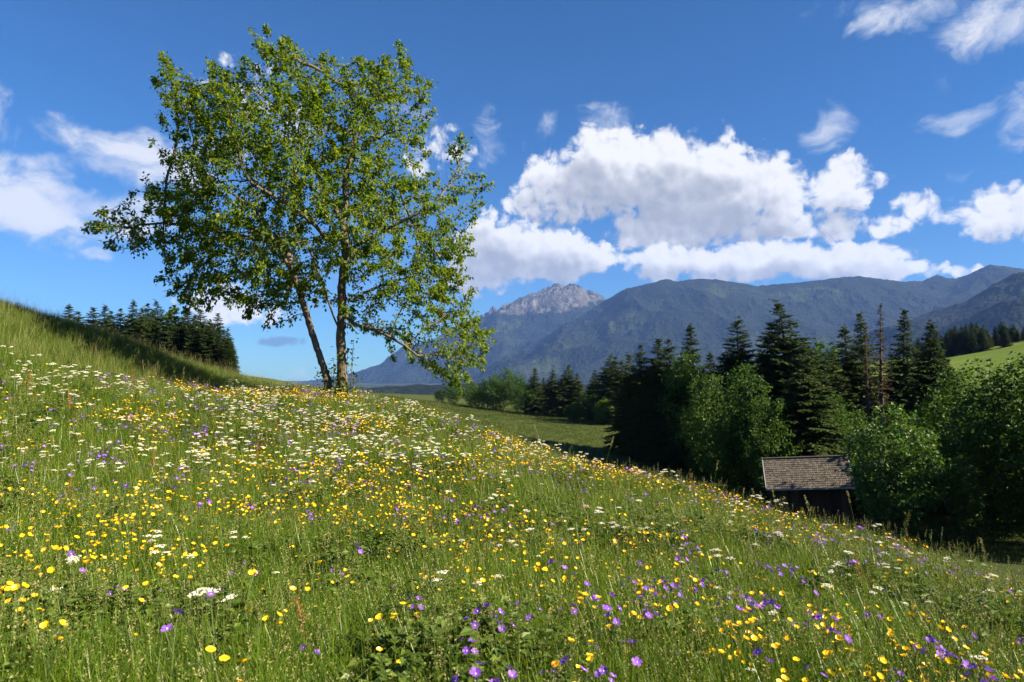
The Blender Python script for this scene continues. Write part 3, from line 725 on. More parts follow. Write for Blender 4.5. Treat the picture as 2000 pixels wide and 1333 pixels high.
# ------------------------------------------------------------------ broad-leaved trees
def decid_mesh(H, Rx, seed, leaf, n_att, per, material, low=.12, tip=.008, shape=1.0):
    global rng
    keep = rng; rng = np.random.default_rng(seed)
    pts = rand_dir(n_att * 3) * (rng.random(n_att * 3) ** .42)[:, None]
    lob = .78 + .5 * fbm(rand_dir(1)[0] * 3 + pts / (np.linalg.norm(pts, axis=1)[:, None] + 1e-6) * 2.0, 3)
    z = pts[:, 2]
    wid = np.where(z > 0, (1 - np.maximum(z, 0) * .15 * shape), 1 - .25 * np.maximum(-z, 0))
    P = np.stack([pts[:, 0] * Rx * lob * wid, pts[:, 1] * Rx * lob * wid, H * (low + (1 - low) * (.5 + .5 * z * np.where(z > 0, 1, lob)))], -1)
    P = P[fbm(P / (Rx * .42) + 31, 2) > .40][:n_att]
    nd = [np.array([0, 0, zz]) for zz in np.linspace(-.3, H * .5, 9)]; nd = [p + np.array([rng.normal(), rng.normal(), 0]) * .06 for p in nd]
    N, pr = colonize(P, nd, [-1] + list(range(8)), H * .034, H * .3, H * .05, 70, (0, 0, .12), 2600)
    rd, tp = radii(N, pr, tip, 2.3); rd *= min(1.6, H * .017 / rd[0])
    gtk, gbr = Geo(), Geo()
    for r in chains(N, pr, rd):
        w = rd[r].copy(); w[0] = min(w[0], w[1] * 1.3)
        if pr[r[0]] < 0: w[:2] *= [1.4, 1.15]; gtk.tube(N[r], w, 8)
        else: gbr.tube(N[r], w, 4)
    dd = np.zeros_like(N); k = pr >= 0; dd[k] = N[k] - N[pr[k]]; dd /= np.linalg.norm(dd, axis=1)[:, None] + 1e-9
    yg = (rd < .03 * H / 9) & k
    V, F = leaves_along(N[yg], dd[yg], per, leaf, leaf * 1.0, .35, LEAF2_V * np.array([1.35, 1, 1]), LEAF2_F)
    gbr.add(V, F, 1)
    rng = keep
    nm = material.name
    return gtk.mesh(nm + '_trunk', m_bark2, True), gbr.mesh(nm + '_crown', [m_bark2, material])
MAPLE = decid_mesh(9, 3.0, 31, .21, 900, 16, m_maple, .06)
ASH = [decid_mesh(12, 2.6, 32, .24, 800, 14, m_decid, .05), decid_mesh(12, 3.4, 33, .24, 900, 14, m_decid, .05), decid_mesh(12, 4.0, 34, .25, 900, 13, m_decid, .08)]
BUSH = decid_mesh(3.5, 2.2, 35, .19, 420, 14, m_bush, .0)
def leafy(px, py, Y, ms, H, label, group=None, sxy=1.0, name='leafy_tree', cat='tree'):
    x, y, s = by_top(px, py, Y, H)
    return plant(name, ms, label, cat, group, x, y, s, sxy=sxy)
leafy(1742,785,33.5,MAPLE,9.0,'round sunlit maple standing at the right end of the hut',None,1.0,'maple_tree')
leafy(1455,700,50,ASH[0],12,'tall grey-green ash with feathery crown left of the hut',None,1.05)
leafy(1385,720,56,ASH[1],12,'leafy ash in front of the dense spruce row',None,.95)
leafy(1340,680,64,ASH[0],12,'narrow leafy tree growing up through the spruce row',None,1.0)
leafy(1500,765,46,ASH[1],12,'lower leafy tree between the feathery ash and the hut',None,.85)
leafy(1420,790,50,ASH[2],12,'dark low leafy tree at the foot of the feathery ash',None,.9)
leafy(1600,655,66,ASH[1],12,'bright yellow-green leafy tree glimpsed between the spruces',None,1.0)
leafy(1640,760,50,ASH[2],12,'shaded leafy tree behind the right end of the hut roof',None,.9)
G4 = 'leafy trees along the right-hand edge of the wood'
for (px, py, Y, v, sx) in [(1895,705,40,2,1.0),(1960,680,36,1,1.1),(2040,660,34,2,1.1),(1850,745,44,1,1.0),(1935,790,46,2,1.0),(2010,760,44,0,1.2),(2120,700,38,2,1.1),(1800,800,50,2,.9),(1880,880,33,0,.9),(2190,690,30,1,1.1),(2260,660,27,2,1.1),(2330,640,24,1,1.1),(2220,640,40,2,1.2)]:
    leafy(px, py, Y, ASH[v], 12, 'tall shady leafy tree in the wood beyond the sunlit maple', G4, sx)
G5 = 'leafy trees at the far edge of the mown field'
for (px, py, Y, v, sx) in [(985,716,160,2,1.2),(1010,728,155,1,1.3),(952,738,163,2,1.3),(920,744,168,1,1.5),(885,745,172,2,1.4),(860,758,175,1,1.6),(1025,742,148,2,1.3),(1150,755,128,2,1.1),(935,752,158,2,1.5),(968,735,156,1,1.4)]:
    leafy(px, py, Y, ASH[v], 12, 'round leafy tree at the far edge of the mown field', G5, sx)
for (px, py, Y, sx) in [(1122,788,125,.9),(1185,778,116,.85),(1205,782,112,1.0)]:
    leafy(px, py, Y, BUSH, 3.5, 'bright green round bush at the foot of the far spruces', 'bright bushes below the far spruces', sx, 'bush', 'bush')
# undergrowth along the edge of the wood
for k in range(26):
    px = rng.uniform(1350, 2060); Y = np.interp(px, [1350, 1500, 1700, 2060], [58, 47, 40, 30]) + rng.uniform(2, 10)
    x = (px - 1000) / FPX * Y
    plant('shrub', (ASH[k % 3][0], ASH[k % 3][1]), 'low dark shrub in the undergrowth at the foot of the wood', 'shrub', 'undergrowth shrubs at the foot of the wood', x, Y, rng.uniform(.2, .32), sxy=1.5)

# ------------------------------------------------------------------ hut with shingled roof
m_shingle, b = mat('weathered_shingle')
r = b.n('ShaderNodeNewGeometry').outputs['Random Per Island']; co = b.n('ShaderNodeTexCoord').outputs['Object']
gn = b.noise(b.v('MULTIPLY', co, (8, 1.5, 1.5)), 3, 6, .7)
cc = b.ramp(b.m('ADD', b.m('MULTIPLY', r, .6), b.m('MULTIPLY', gn, .4)), [(.15, (.060, .051, .045)), (.5, (.098, .085, .076)), (.85, (.15, .13, .117))])
out(b, princ(b, cc, .85, .2, bump(b, gn, .5, .02)))
m_board, b = mat('dark_boards')
r = b.n('ShaderNodeNewGeometry').outputs['Random Per Island']; co = b.n('ShaderNodeTexCoord').outputs['Object']
gn = b.noise(b.v('MULTIPLY', co, (9, 9, .8)), 2.5, 6, .7)
cc = b.ramp(b.m('ADD', b.m('MULTIPLY', r, .5), b.m('MULTIPLY', gn, .5)), [(.2, (.035, .02, .013)), (.55, (.075, .042, .026)), (.85, (.12, .072, .045))])
out(b, princ(b, cc, .85, .2, bump(b, gn, .6, .02)))
m_verge = plain('pale_grey_edge_board', (.33, .33, .34), .6, .3, .2, 6)
HY = 40.5
hx = at(1588, 954, HY); Lr = 4.78; ang_h = R(-17)
eave = hx[2]; rise, run = 1.62, 1.45
hut_loc = (hx[0], hx[1], eave - 2.55)
hut = thing('hut', 'small dark wooden hut with grey shingled gable roof below the meadow', 'hut', hut_loc, ang_h); hut.rotation_euler = (0, R(-4.0), ang_h)   # the old hut leans
ez = 2.55; half_l = Lr / 2
yr = run
pitch = math.atan2(rise, run)
def slope_part(sgn):
    """shingle courses on one roof side; y from the eave (front) to the ridge"""
    g = Geo(); n_c = 14; sl = math.hypot(rise, run); cw_ = sl / n_c
    for c_ in range(n_c):
        x = -half_l - (c_ % 2) * .07
        while x < half_l - .02:
            w = rng.uniform(.08, .135); x1 = min(x + w, half_l); x0 = max(x, -half_l); x = x + w
            if x1 - x0 < .03: continue
            s0 = c_ * cw_ - .03 + rng.normal() * .008; s1 = (c_ + 1.35) * cw_; s1 = min(s1, sl)
            t0 = .055 + rng.normal() * .005; t1 = .016
            def pt(xx, s, t):
                yy = s * math.cos(pitch) - t * math.sin(pitch); zz = ez + s * math.sin(pitch) + t * math.cos(pitch)
                return (xx, yy if sgn > 0 else 2 * yr - yy, zz)
            gap = .006
            V = [pt(x0 + gap, s0, t0), pt(x1 - gap, s0, t0), pt(x1 - gap, s1, t1), pt(x0 + gap, s1, t1), pt(x0 + gap, s0, t0 - .035), pt(x1 - gap, s0, t0 - .035), pt(x1 - gap, s1, t1 - .012), pt(x0 + gap, s1, t1 - .012)]
            F = [(0,1,2,3),(4,7,6,5),(0,4,5,1),(1,5,6,2),(2,6,7,3),(3,7,4,0)]
            g.add(V, F if sgn > 0 else [f[::-1] for f in F])
    return g
roof_f = None
for sgn in (1, -1):
    g = Geo(); sl = math.hypot(rise, run)
    y0, y1 = (0, yr) if sgn > 0 else (2 * yr, yr)
    V = [(-half_l, y0, ez - .05), (half_l, y0, ez - .05), (half_l, y1, ez + rise - .05), (-half_l, y1, ez + rise - .05), (-half_l, y0, ez - .09), (half_l, y0, ez - .09), (half_l, y1, ez + rise - .09), (-half_l, y1, ez + rise - .09)]
    g.add(V, [(0,1,2,3),(4,7,6,5),(0,4,5,1),(1,5,6,2),(2,6,7,3),(3,7,4,0)])
    rs = obj('roof', g.mesh('roof', m_board), hut)
    obj('shingles', slope_part(sgn).mesh('shingles', m_shingle), rs, kind='stuff')
    g = Geo(); g.box((-half_l - .02, y0 - .05 * sgn if sgn > 0 else y0, ez - .085), (half_l + .02, y0 if sgn > 0 else y0 + .05, ez + .03)); obj('eave_board', g.mesh('eave_board', m_verge), hut)
    for sx_ in (-1, 1):
        g = Geo(); x0 = sx_ * half_l; x1 = sx_ * (half_l + .045)
        o_ = .09
        V = [(x0, y0, ez - .08), (x1, y0, ez - .08), (x1, y1, ez + rise - .08), (x0, y1, ez + rise - .08), (x0, y0, ez + o_), (x1, y0, ez + o_), (x1, y1, ez + rise + o_), (x0, y1, ez + rise + o_)]
        g.add(V, [(0,3,2,1),(4,5,6,7),(0,1,5,4),(1,2,6,5),(2,3,7,6),(3,0,4,7)]); obj('verge_board', g.mesh('verge_board', m_verge), hut)
g = Geo(); g.box((-half_l - .01, yr - .11, ez + rise + .035), (half_l + .01, yr + .11, ez + rise + .07)); obj('ridge_cap', g.mesh('ridge_cap', m_shingle), hut)
# walls of upright boards
ins = .38; x0, x1 = -half_l + ins, half_l - ins * .8; y0, y1 = .38, 2 * yr - .38
zlow = -2.2
def boards(a, c, top):
    a = np.array(a); c = np.array(c); L = np.linalg.norm(c - a); n = int(L / .19); d = (c - a) / L; nrm = np.array([d[1], -d[0]])
    g = Geo()
    for k in range(n):
        s0, s1 = k * L / n + .006, (k + 1) * L / n - .006; o_ = .02 * (k % 2) + rng.uniform(0, .006)
        p0, p1 = a + d * s0 + nrm * o_, a + d * s1 + nrm * o_; q0, q1 = p0 - nrm * .03, p1 - nrm * .03
        z0t, z1t = top(p0), top(p1)
        V = [(*p0, zlow), (*p1, zlow), (*q1, zlow), (*q0, zlow), (*p0, z0t), (*p1, z1t), (*q1, z1t), (*q0, z0t)]
        g.add(V, [(0,3,2,1),(4,5,6,7),(0,1,5,4),(1,2,6,5),(2,3,7,6),(3,0,4,7)])
    return g
rooft = lambda p: ez - .12 + rise * (1 - abs(p[1] - yr) / yr)
for nm, a, c in (('front_wall', (x0, y0), (x1, y0)), ('side_wall', (x1, y0), (x1, y1)), ('back_wall', (x1, y1), (x0, y1)), ('side_wall', (x0, y1), (x0, y0))):
    o_ = obj(nm, boards(a, c, rooft).mesh(nm, m_board), hut, kind='stuff')
for (cx_, cy_) in ((x0, y0), (x1, y0), (x1, y1), (x0, y1)):
    g = Geo(); g.box((cx_ - .08, cy_ - .08, zlow), (cx_ + .08, cy_ + .08, rooft((cx_, cy_)) - .02)); obj('corner_post', g.mesh('corner_post', m_board), hut)
g = Geo(); g.box((x0 + .04, y0 + .04, zlow), (x1 - .04, y1 - .04, ez - .2)); obj('inner_lining', g.mesh('inner_lining', m_board), hut)

# ------------------------------------------------------------------ meadow: grasses and flowers
m_grass = leafmat('meadow_grass', [(0, (.040, .090, .006)), (.4, (.082, .152, .008)), (.8, (.142, .212, .011)), (1, (.23, .23, .032))], .40, .36, .4, (1.35, 1.25, .4), .45)
m_grassd = leafmat('bank_grass', [(0, (.040, .075, .010)), (.5, (.075, .12, .015)), (.85, (.11, .15, .02)), (1, (.19, .18, .05))], .3, .5, .25, (1.3, 1.2, .4), .45)
m_dry = leafmat('dry_stalk', [(0, (.15, .17, .04)), (.5, (.24, .235, .08)), (1, (.34, .28, .15))], .25, .6, .2, (1.1, 1, .7), .4)
m_herb = leafmat('herb_leaf', [(0, (.045, .080, .013)), (.5, (.078, .125, .018)), (1, (.125, .165, .028))], .34, .42, .3, (1.4, 1.3, .4), .4)
m_stem = leafmat('flower_stem', [(0, (.05, .085, .02)), (1, (.09, .12, .03))], .2, .5, .2, (1.2, 1.2, .5), .5)
m_yellow = leafmat('buttercup_petal', [(0, (.80, .43, .004)), (.6, (.86, .55, .006)), (1, (.88, .62, .02))], .22, .3, .5, (1.05, 1, .6), .6)
m_orange = leafmat('hawkbit_ray', [(0, (.78, .36, .004)), (1, (.86, .50, .006))], .2, .4, .4, (1.05, 1, .6), .6)
m_violet = leafmat('cranesbill_petal', [(0, (.13, .045, .42)), (.5, (.20, .065, .50)), (1, (.30, .13, .60))], .32, .5, .25, (1.1, .9, 1.2), .6)
m_white = leafmat('umbel_floret', [(0, (.62, .60, .45)), (.5, (.76, .74, .62)), (1, (.84, .82, .74))], .25, .6, .2, (1, 1, .9), .4)
m_pink = leafmat('pink_floret', [(0, (.48, .26, .26)), (.5, (.58, .36, .34)), (1, (.66, .50, .46))], .25, .6, .2, (1, .9, .9), .5)
m_rust = leafmat('sorrel_seed', [(0, (.20, .055, .025)), (.5, (.30, .10, .045)), (1, (.36, .17, .09))], .25, .6, .2, (1, .9, .8), .5)

def blade(g, p, h, w, lean, az_, m=0, seg=4, curl=1.0):
    t = np.linspace(0, 1, seg + 1); d = np.array([math.cos(az_), math.sin(az_)]); s = np.array([-d[1], d[0]])
    off = lean * h * t ** 2; z = h * (t - .22 * curl * lean * t ** 2)
    ww = w * (1 - t) ** .7 * .5 * np.minimum(1, .55 + t * 1.5); ww[-1] = 0.0004
    c_ = np.stack([p[0] + d[0] * off, p[1] + d[1] * off, z], -1)
    L = c_.copy(); L[:, :2] -= s * ww[:, None]; Rr = c_.copy(); Rr[:, :2] += s * ww[:, None]
    V = np.stack([L, Rr], 1).reshape(-1, 3); k = np.arange(seg) * 2
    g.add(V, np.stack([k, k + 1, k + 3, k + 2], -1), m)
def tuft(seed, n, r, h0, h1, w, lean=.6, m=0):
    rs = np.random.default_rng(seed); g = Geo()
    for _ in range(n):
        a = rs.uniform(0, 6.28); q = r * math.sqrt(rs.random())
        blade(g, (math.cos(a) * q, math.sin(a) * q), rs.uniform(h0, h1), w * rs.uniform(.6, 1.3), abs(rs.normal()) * lean + .05, rs.uniform(0, 6.28), m, 3)
    return g, rs
def seedstalk(g, rs, p, h, m_st, m_sd, kind=0):
    a = rs.uniform(0, 6.28); ln = rs.uniform(.03, .28)
    t = np.linspace(0, 1, 5); P = np.stack([p[0] + math.cos(a) * ln * h * t ** 2, p[1] + math.sin(a) * ln * h * t ** 2, h * t], -1)
    g.tube(P, np.linspace(.0016, .0008, 5), 3, m_st)
    if kind == 0:      # loose panicle
        k = 9; tt = rs.uniform(.68, 1.0, k); q = np.stack([np.interp(tt, t, P[:, c]) for c in range(3)], -1)
        d = np.c_[rs.normal(size=(k, 2)), rs.uniform(.2, .9, k)]; ln2 = (1.05 - tt) * .22 + .012
        e = q + d / np.linalg.norm(d, axis=1)[:, None] * ln2[:, None]
        Rm = frames(d, np.tile([0, 0, 1.0], (k, 1)) + rs.normal(size=(k, 3)) * .5) * .010
        V, F = bake(LEAF2_V * np.array([.8, 1.3, 1]), LEAF2_F, Rm, e); g.add(V, F, m_sd)
    else:              # dense spike
        k = 14; tt = np.linspace(.86, 1.0, k); q = np.stack([np.interp(tt, t, P[:, c]) for c in range(3)], -1)
        d = np.c_[rs.normal(size=(k, 2)), rs.uniform(.4, 1, k)]
        Rm = frames(d, np.tile([0, 0, 1.0], (k, 1)) + rs.normal(size=(k, 3)) * .5) * .010
        V, F = bake(LEAF2_V * np.array([.8, 1.3, 1]), LEAF2_F, Rm, q); g.add(V, F, m_sd)
SRC = bpy.data.collections.new('meadow_sources')
def source(name, g, mats):
    o = bpy.data.objects.new(name, g.mesh(name, mats)); SRC_CUR.objects.link(o); return o
def gn_scatter(name, P, rot, scl, idx, coll, label, cat):
    """one object of kind stuff: the shapes of a collection set on the given points"""
    me = bpy.data.meshes.new(name); me.vertices.add(len(P)); me.vertices.foreach_set('co', np.asarray(P, np.float32).ravel())
    for nm, ty, key, arr in (('rot', 'FLOAT_VECTOR', 'vector', rot), ('scl', 'FLOAT', 'value', scl), ('idx', 'INT', 'value', idx)):
        a = me.attributes.new(nm, ty, 'POINT'); a.data.foreach_set(key, np.asarray(arr, np.int32 if ty == 'INT' else np.float32).ravel())
    me.update()
    o = obj(name, me, kind='stuff'); tag(o, label, cat)
    t = bpy.data.node_groups.new(name, 'GeometryNodeTree'); t.is_modifier = True
    t.interface.new_socket('Geometry', in_out='INPUT', socket_type='NodeSocketGeometry'); t.interface.new_socket('Geometry', in_out='OUTPUT', socket_type='NodeSocketGeometry')
    gi = t.nodes.new('NodeGroupInput'); go = t.nodes.new('NodeGroupOutput'); ip = t.nodes.new('GeometryNodeInstanceOnPoints'); ci = t.nodes.new('GeometryNodeCollectionInfo')
    ci.inputs['Collection'].default_value = coll; ci.inputs['Separate Children'].default_value = True; ci.inputs['Reset Children'].default_value = True
    def na(nm, ty):
        k = t.nodes.new('GeometryNodeInputNamedAttribute'); k.data_type = ty; k.inputs[0].default_value = nm; return k.outputs[0]
    er = t.nodes.new('FunctionNodeEulerToRotation'); t.links.new(na('rot', 'FLOAT_VECTOR'), er.inputs[0])
    t.links.new(gi.outputs[0], ip.inputs['Points']); t.links.new(ci.outputs[0], ip.inputs['Instance']); ip.inputs['Pick Instance'].default_value = True
    t.links.new(na('idx', 'INT'), ip.inputs['Instance Index']); t.links.new(er.outputs[0], ip.inputs['Rotation']); t.links.new(na('scl', 'FLOAT'), ip.inputs['Scale'])
    t.links.new(ip.outputs[0], go.inputs[0])
    md = o.modifiers.new('scatter', 'NODES'); md.node_group = t
    return o
def wedge(n, y0, y1, umax=.86, pad=1.2):
    """random ground spots in front of the camera, even per square metre"""
    y = np.sqrt(rng.uniform(y0 ** 2, y1 ** 2, n)); x = rng.uniform(-1, 1, n) * (umax * y + pad)
    return x, y
def brow_y(px):
    """depth of the meadow's brow in the direction of photo column px"""
    B = sorted([(b_[0], b_[2]) for b_ in BROW] + [(340, 16.6), (230, 15.2), (120, 14.2), (0, 13.2), (-200, 12.2)])
    return np.interp(px, [q[0] for q in B], [q[1] for q in B])
def col_px(x, y): return 1000 + FPX * x / np.maximum(y, .3)
# --- grass shapes
SRC_CUR = bpy.data.collections.new('grass_shapes')
GM = [m_grass, m_dry, m_herb, m_stem]
n_src = 0
for k in range(4):
    g, rs = tuft(100 + k, 34, .13, .16, .40, .0065, .55); source('a%d_grass' % k, g, GM)
for k in range(3):
    g, rs = tuft(120 + k, 22, .12, .18, .42, .006, .5)
    for _ in range(2): seedstalk(g, rs, rs.normal(size=2) * .07, rs.uniform(.36, .56), 3, 1, k % 2)
    source('b%d_grass' % k, g, GM)
for k in range(3):      # leafy herbs
    g, rs = tuft(140 + k, 10, .1, .12, .3, .007, .5)
    for _ in range(26):
        a = rs.uniform(0, 6.28); q = rs.random() * .12; h = rs.uniform(.08, .36)
        p = np.array([[math.cos(a) * q, math.sin(a) * q, h]]); nl = 3 if k else 5
        for j in range(nl):
            aa = a + (j - (nl - 1) / 2) * .7
            Rm = frames(np.array([[math.cos(aa), math.sin(aa), rs.uniform(-.35, .35)]]), np.array([[0, 0, 1.0]]) + rs.normal(size=(1, 3)) * .3) * rs.uniform(.03, .062)
            V, F = bake(LEAF_V * np.array([1.0, 1, 1]), LEAF_F, Rm, p); g.add(V, F, 2)
        g.tube([(p[0, 0] * .5, p[0, 1] * .5, 0), tuple(p[0])], .0014, 3, 3)
    source('c%d_herb' % k, g, GM)
for k in range(2):      # long arching blades
    g, rs = tuft(160 + k, 14, .1, .28, .52, .0085, .8); source('d%d_grass' % k, g, GM)
N_A = 12
def noise2(x, y, s, k=0.0): return fbm(np.stack([x / s, y / s, np.full_like(x, k)], -1), 4)
def grass_field(n, y0, y1, scale, spread=1.0):
    x, y = wedge(n, y0, y1); lim = brow_y(col_px(x, y))
    ok = (y < lim + np.where(col_px(x, y) < 440, -.6, 1.6)) & (np.hypot(x, y) > 1.15)
    return x[ok], y[ok], np.full(ok.sum(), scale)
parts = [grass_field(6200, .9, 3.6, 1.0), grass_field(11500, 3.6, 8, 1.06), grass_field(13500, 8, 14, 1.15), grass_field(12000, 14, 21, 1.25)]
x = np.concatenate([p[0] for p in parts]); y = np.concatenate([p[1] for p in parts]); sc_ = np.concatenate([p[2] for p in parts])
z = ground(x, y) - .012; n = len(x)
hn = noise2(x, y, 1.6, 3.3)
s_ = sc_ * (.55 + .75 * hn) * rng.uniform(.75, 1.2, n)
herb = (noise2(x, y, 1.1, 8.1) + rng.normal(size=n) * .07) > .55
u_ = rng.random(n)
idx = np.where(herb & (u_ < .24), rng.integers(7, 10, n), np.where(u_ < .50, rng.integers(0, 4, n), np.where(u_ < .82, rng.integers(4, 7, n), rng.integers(10, 12, n))))
rot = np.c_[rng.normal(size=n) * .1, rng.normal(size=n) * .1, rng.uniform(0, 6.28, n)]
gn_scatter('meadow_grass', np.c_[x, y, z], rot, s_, idx, SRC_CUR, 'tall green meadow grass with herbs and dry seed stalks on the slope', 'grass')
# bank and the strip behind the tree
def bank_pts(n):
    x = rng.uniform(-24, -3, n); y = rng.uniform(11.5, 31, n); px = col_px(x, y)
    return x[(y > brow_y(px) - np.where(px < 440, 1.1, .3)) & (px < 720)], y[(y > brow_y(px) - np.where(px < 440, 1.1, .3)) & (px < 720)]
SRC_B = SRC_CUR = bpy.data.collections.new('bank_shapes')
BM = [m_grassd, m_dry, m_herb, m_stem]
for k in range(4):
    g, rs = tuft(200 + k, 30, .16, .2, .5, .008, .5)
    if k > 1:
        for _ in range(3): seedstalk(g, rs, rs.normal(size=2) * .1, rs.uniform(.45, .75), 1, 1, k % 2)
    source('bank%d_grass' % k, g, BM)
x, y = bank_pts(17000); n = len(x)
gn_scatter('bank_grass', np.c_[x, y, ground(x, y) - .01], np.c_[rng.normal(size=n) * .1, rng.normal(size=n) * .1, rng.uniform(0, 6.28, n)], rng.uniform(.6, 1.0, n), np.where(rng.random(n) < .8, rng.integers(0, 2, n), rng.integers(2, 4, n)), SRC_CUR, 'long rough grass on the steep bank and its crest', 'grass')
# mown field: short grass
m_mown = leafmat('mown_grass', [(0, (.028, .046, .007)), (.5, (.046, .068, .010)), (1, (.08, .095, .018))], .3, .5, .2, (1.3, 1.2, .4), .5)
SRC_CUR = bpy.data.collections.new('field_shapes')
for k in range(3):
    g, rs = tuft(300 + k, 26, .42, .06, .17, .016, .7); source('mown%d_grass' % k, g, [m_mown])
n = 26000
y = rng.uniform(24, 185, n); px = rng.uniform(740, 2080, n); x = (px - 1000) / FPX * y
ok = (px < 1380) | (y < 42); x, y = x[ok], y[ok]; n = len(x)
gn_scatter('field_grass', np.c_[x, y, ground(x, y) - .01], np.c_[np.zeros(n), np.zeros(n), rng.uniform(0, 6.28, n)], rng.uniform(.8, 1.5, n) * (1 + y / 150), rng.integers(0, 3, n), SRC_CUR, 'short mown grass of the lower field beside the wood', 'grass')

# --- flowers: each kind as parts (stem, blossom ...), origin at the foot
def petal_disc(n, r, w, cup, V0=(0, 0, 0), tilt=None, notch=False):
    """n broad petals round a centre: local z up"""
    g = Geo()
    for k in range(n):
        a = k / n * 6.2832; ca, sa = math.cos(a), math.sin(a)
        pr = [(.12, .16), (.55, .9), (.85, 1.0), (1.0, .45)]
        V = []
        for (t, ww) in pr:
            rr = r * t; hw = w * ww * .5; z_ = cup * r * t ** 1.6
            V += [(ca * rr - sa * hw, sa * rr + ca * hw, z_), (ca * rr + sa * hw, sa * rr - ca * hw, z_)]
        V = np.array(V)
        kk = np.arange(3) * 2
        g.add(V, np.stack([kk, kk + 1, kk + 3, kk + 2], -1))
    V = np.concatenate(g.V)
    F = np.concatenate(g.Q)
    return V, F
def orient(V, d, p):
    d = np.array(d, float); d /= np.linalg.norm(d); a = np.cross([0.3, 1, 0.1], d); a /= np.linalg.norm(a); b_ = np.cross(d, a)
    return V @ np.stack([a, b_, d]) + np.array(p)
def dome(r, h, n=6):
    V = [(0, 0, h)] + [(r * math.cos(k / n * 6.283), r * math.sin(k / n * 6.283), 0) for k in range(n)]
    return np.array(V), np.array([(0, 1 + k, 1 + (k + 1) % n) for k in range(n)])
def bent(top, base=(0, 0, 0), s=.25, k=5):
    t = np.linspace(0, 1, k)[:, None]; top = np.array(top, float); base = np.array(base, float)
    q = base + (top - base) * t; q[:, :2] = base[:2] + (top - base)[:2] * (t ** 2); return q
def mk_buttercup(seed):
    rs = np.random.default_rng(seed); st, out_ = Geo(), {}
    h = .44; tops = []
    nb = 1 + seed % 3
    for k in range(nb):
        a = rs.uniform(0, 6.28); top = np.array([math.cos(a) * (.02 + .05 * (k > 0)), math.sin(a) * (.02 + .05 * (k > 0)), h - rs.uniform(0, .07) * (k > 0)])
        bs = (0, 0, 0) if k == 0 else (0, 0, h * .55)
        st.tube(bent(top, bs), .0015, 3); tops.append(top)
    bm = []
    for tp in tops:
        g = Geo(); d = np.array([rs.normal() * .45, rs.normal() * .45 - .25, 1])
        V, F = petal_disc(5, .0140, .0160, rs.uniform(.4, .8)); g.add(orient(V, d, tp), F, 0)
        V, F = dome(.005, .005); g.add(orient(V, d, tp + np.array([0, 0, .001])), F, 1); bm.append(g)
    lv = Geo()
    for k in range(4):
        a = rs.uniform(0, 6.28); hh = rs.uniform(.08, .28)
        for j in (-1, 0, 1):
            Rm = frames(np.array([[math.cos(a + j * .6), math.sin(a + j * .6), .25]]), np.array([[0, 0, 1.0]])) * .05
            V, F = bake(LEAF_V * np.array([.5, 1, 1]), LEAF_F, Rm, np.array([[math.cos(a) * .015, math.sin(a) * .015, hh]])); lv.add(V, F)
    return [('stem', st, [m_stem])] + [('blossom', g, [m_yellow, m_orange]) for g in bm] + [('leaves', lv, [m_herb])]
def mk_cranesbill(seed):
    rs = np.random.default_rng(seed); st = Geo(); bl_ = []; h = .46
    st.tube(bent((0, 0, h * .75)), .002, 3)
    for k in range(2 + seed % 3):
        a = k * 2.2 + rs.uniform(0, .8); q = rs.uniform(.02, .055); tp = np.array([math.cos(a) * q, math.sin(a) * q, h - rs.uniform(0, .08)])
        st.tube(bent(tp, (0, 0, h * .72)), .0012, 3)
        g = Geo(); d = np.array([math.cos(a) * .6, math.sin(a) * .6 - .3, .8])
        V, F = petal_disc(5, .0185, .0150, rs.uniform(.2, .6)); g.add(orient(V, d, tp), F, 0)
        V, F = dome(.0035, .004); g.add(orient(V, d, tp + np.array([0, 0, .001])), F, 1); bl_.append(g)
    lv = Geo()
    for k in range(4):
        a = rs.uniform(0, 6.28); hh = rs.uniform(.1, .3); c_ = np.array([[math.cos(a) * .06, math.sin(a) * .06, hh]])
        st.tube(bent(c_[0], (0, 0, hh * .4)), .001, 3)
        for j in range(5):
            aa = a + (j - 2) * .75
            Rm = frames(np.array([[math.cos(aa), math.sin(aa), .1]]), np.array([[0, 0, 1.0]])) * .052
            V, F = bake(LEAF_V * np.array([.75, 1, 1]), LEAF_F, Rm, c_); lv.add(V, F)
    return [('stem', st, [m_stem])] + [('blossom', g, [m_violet, m_white]) for g in bl_] + [('leaves', lv, [m_herb])]
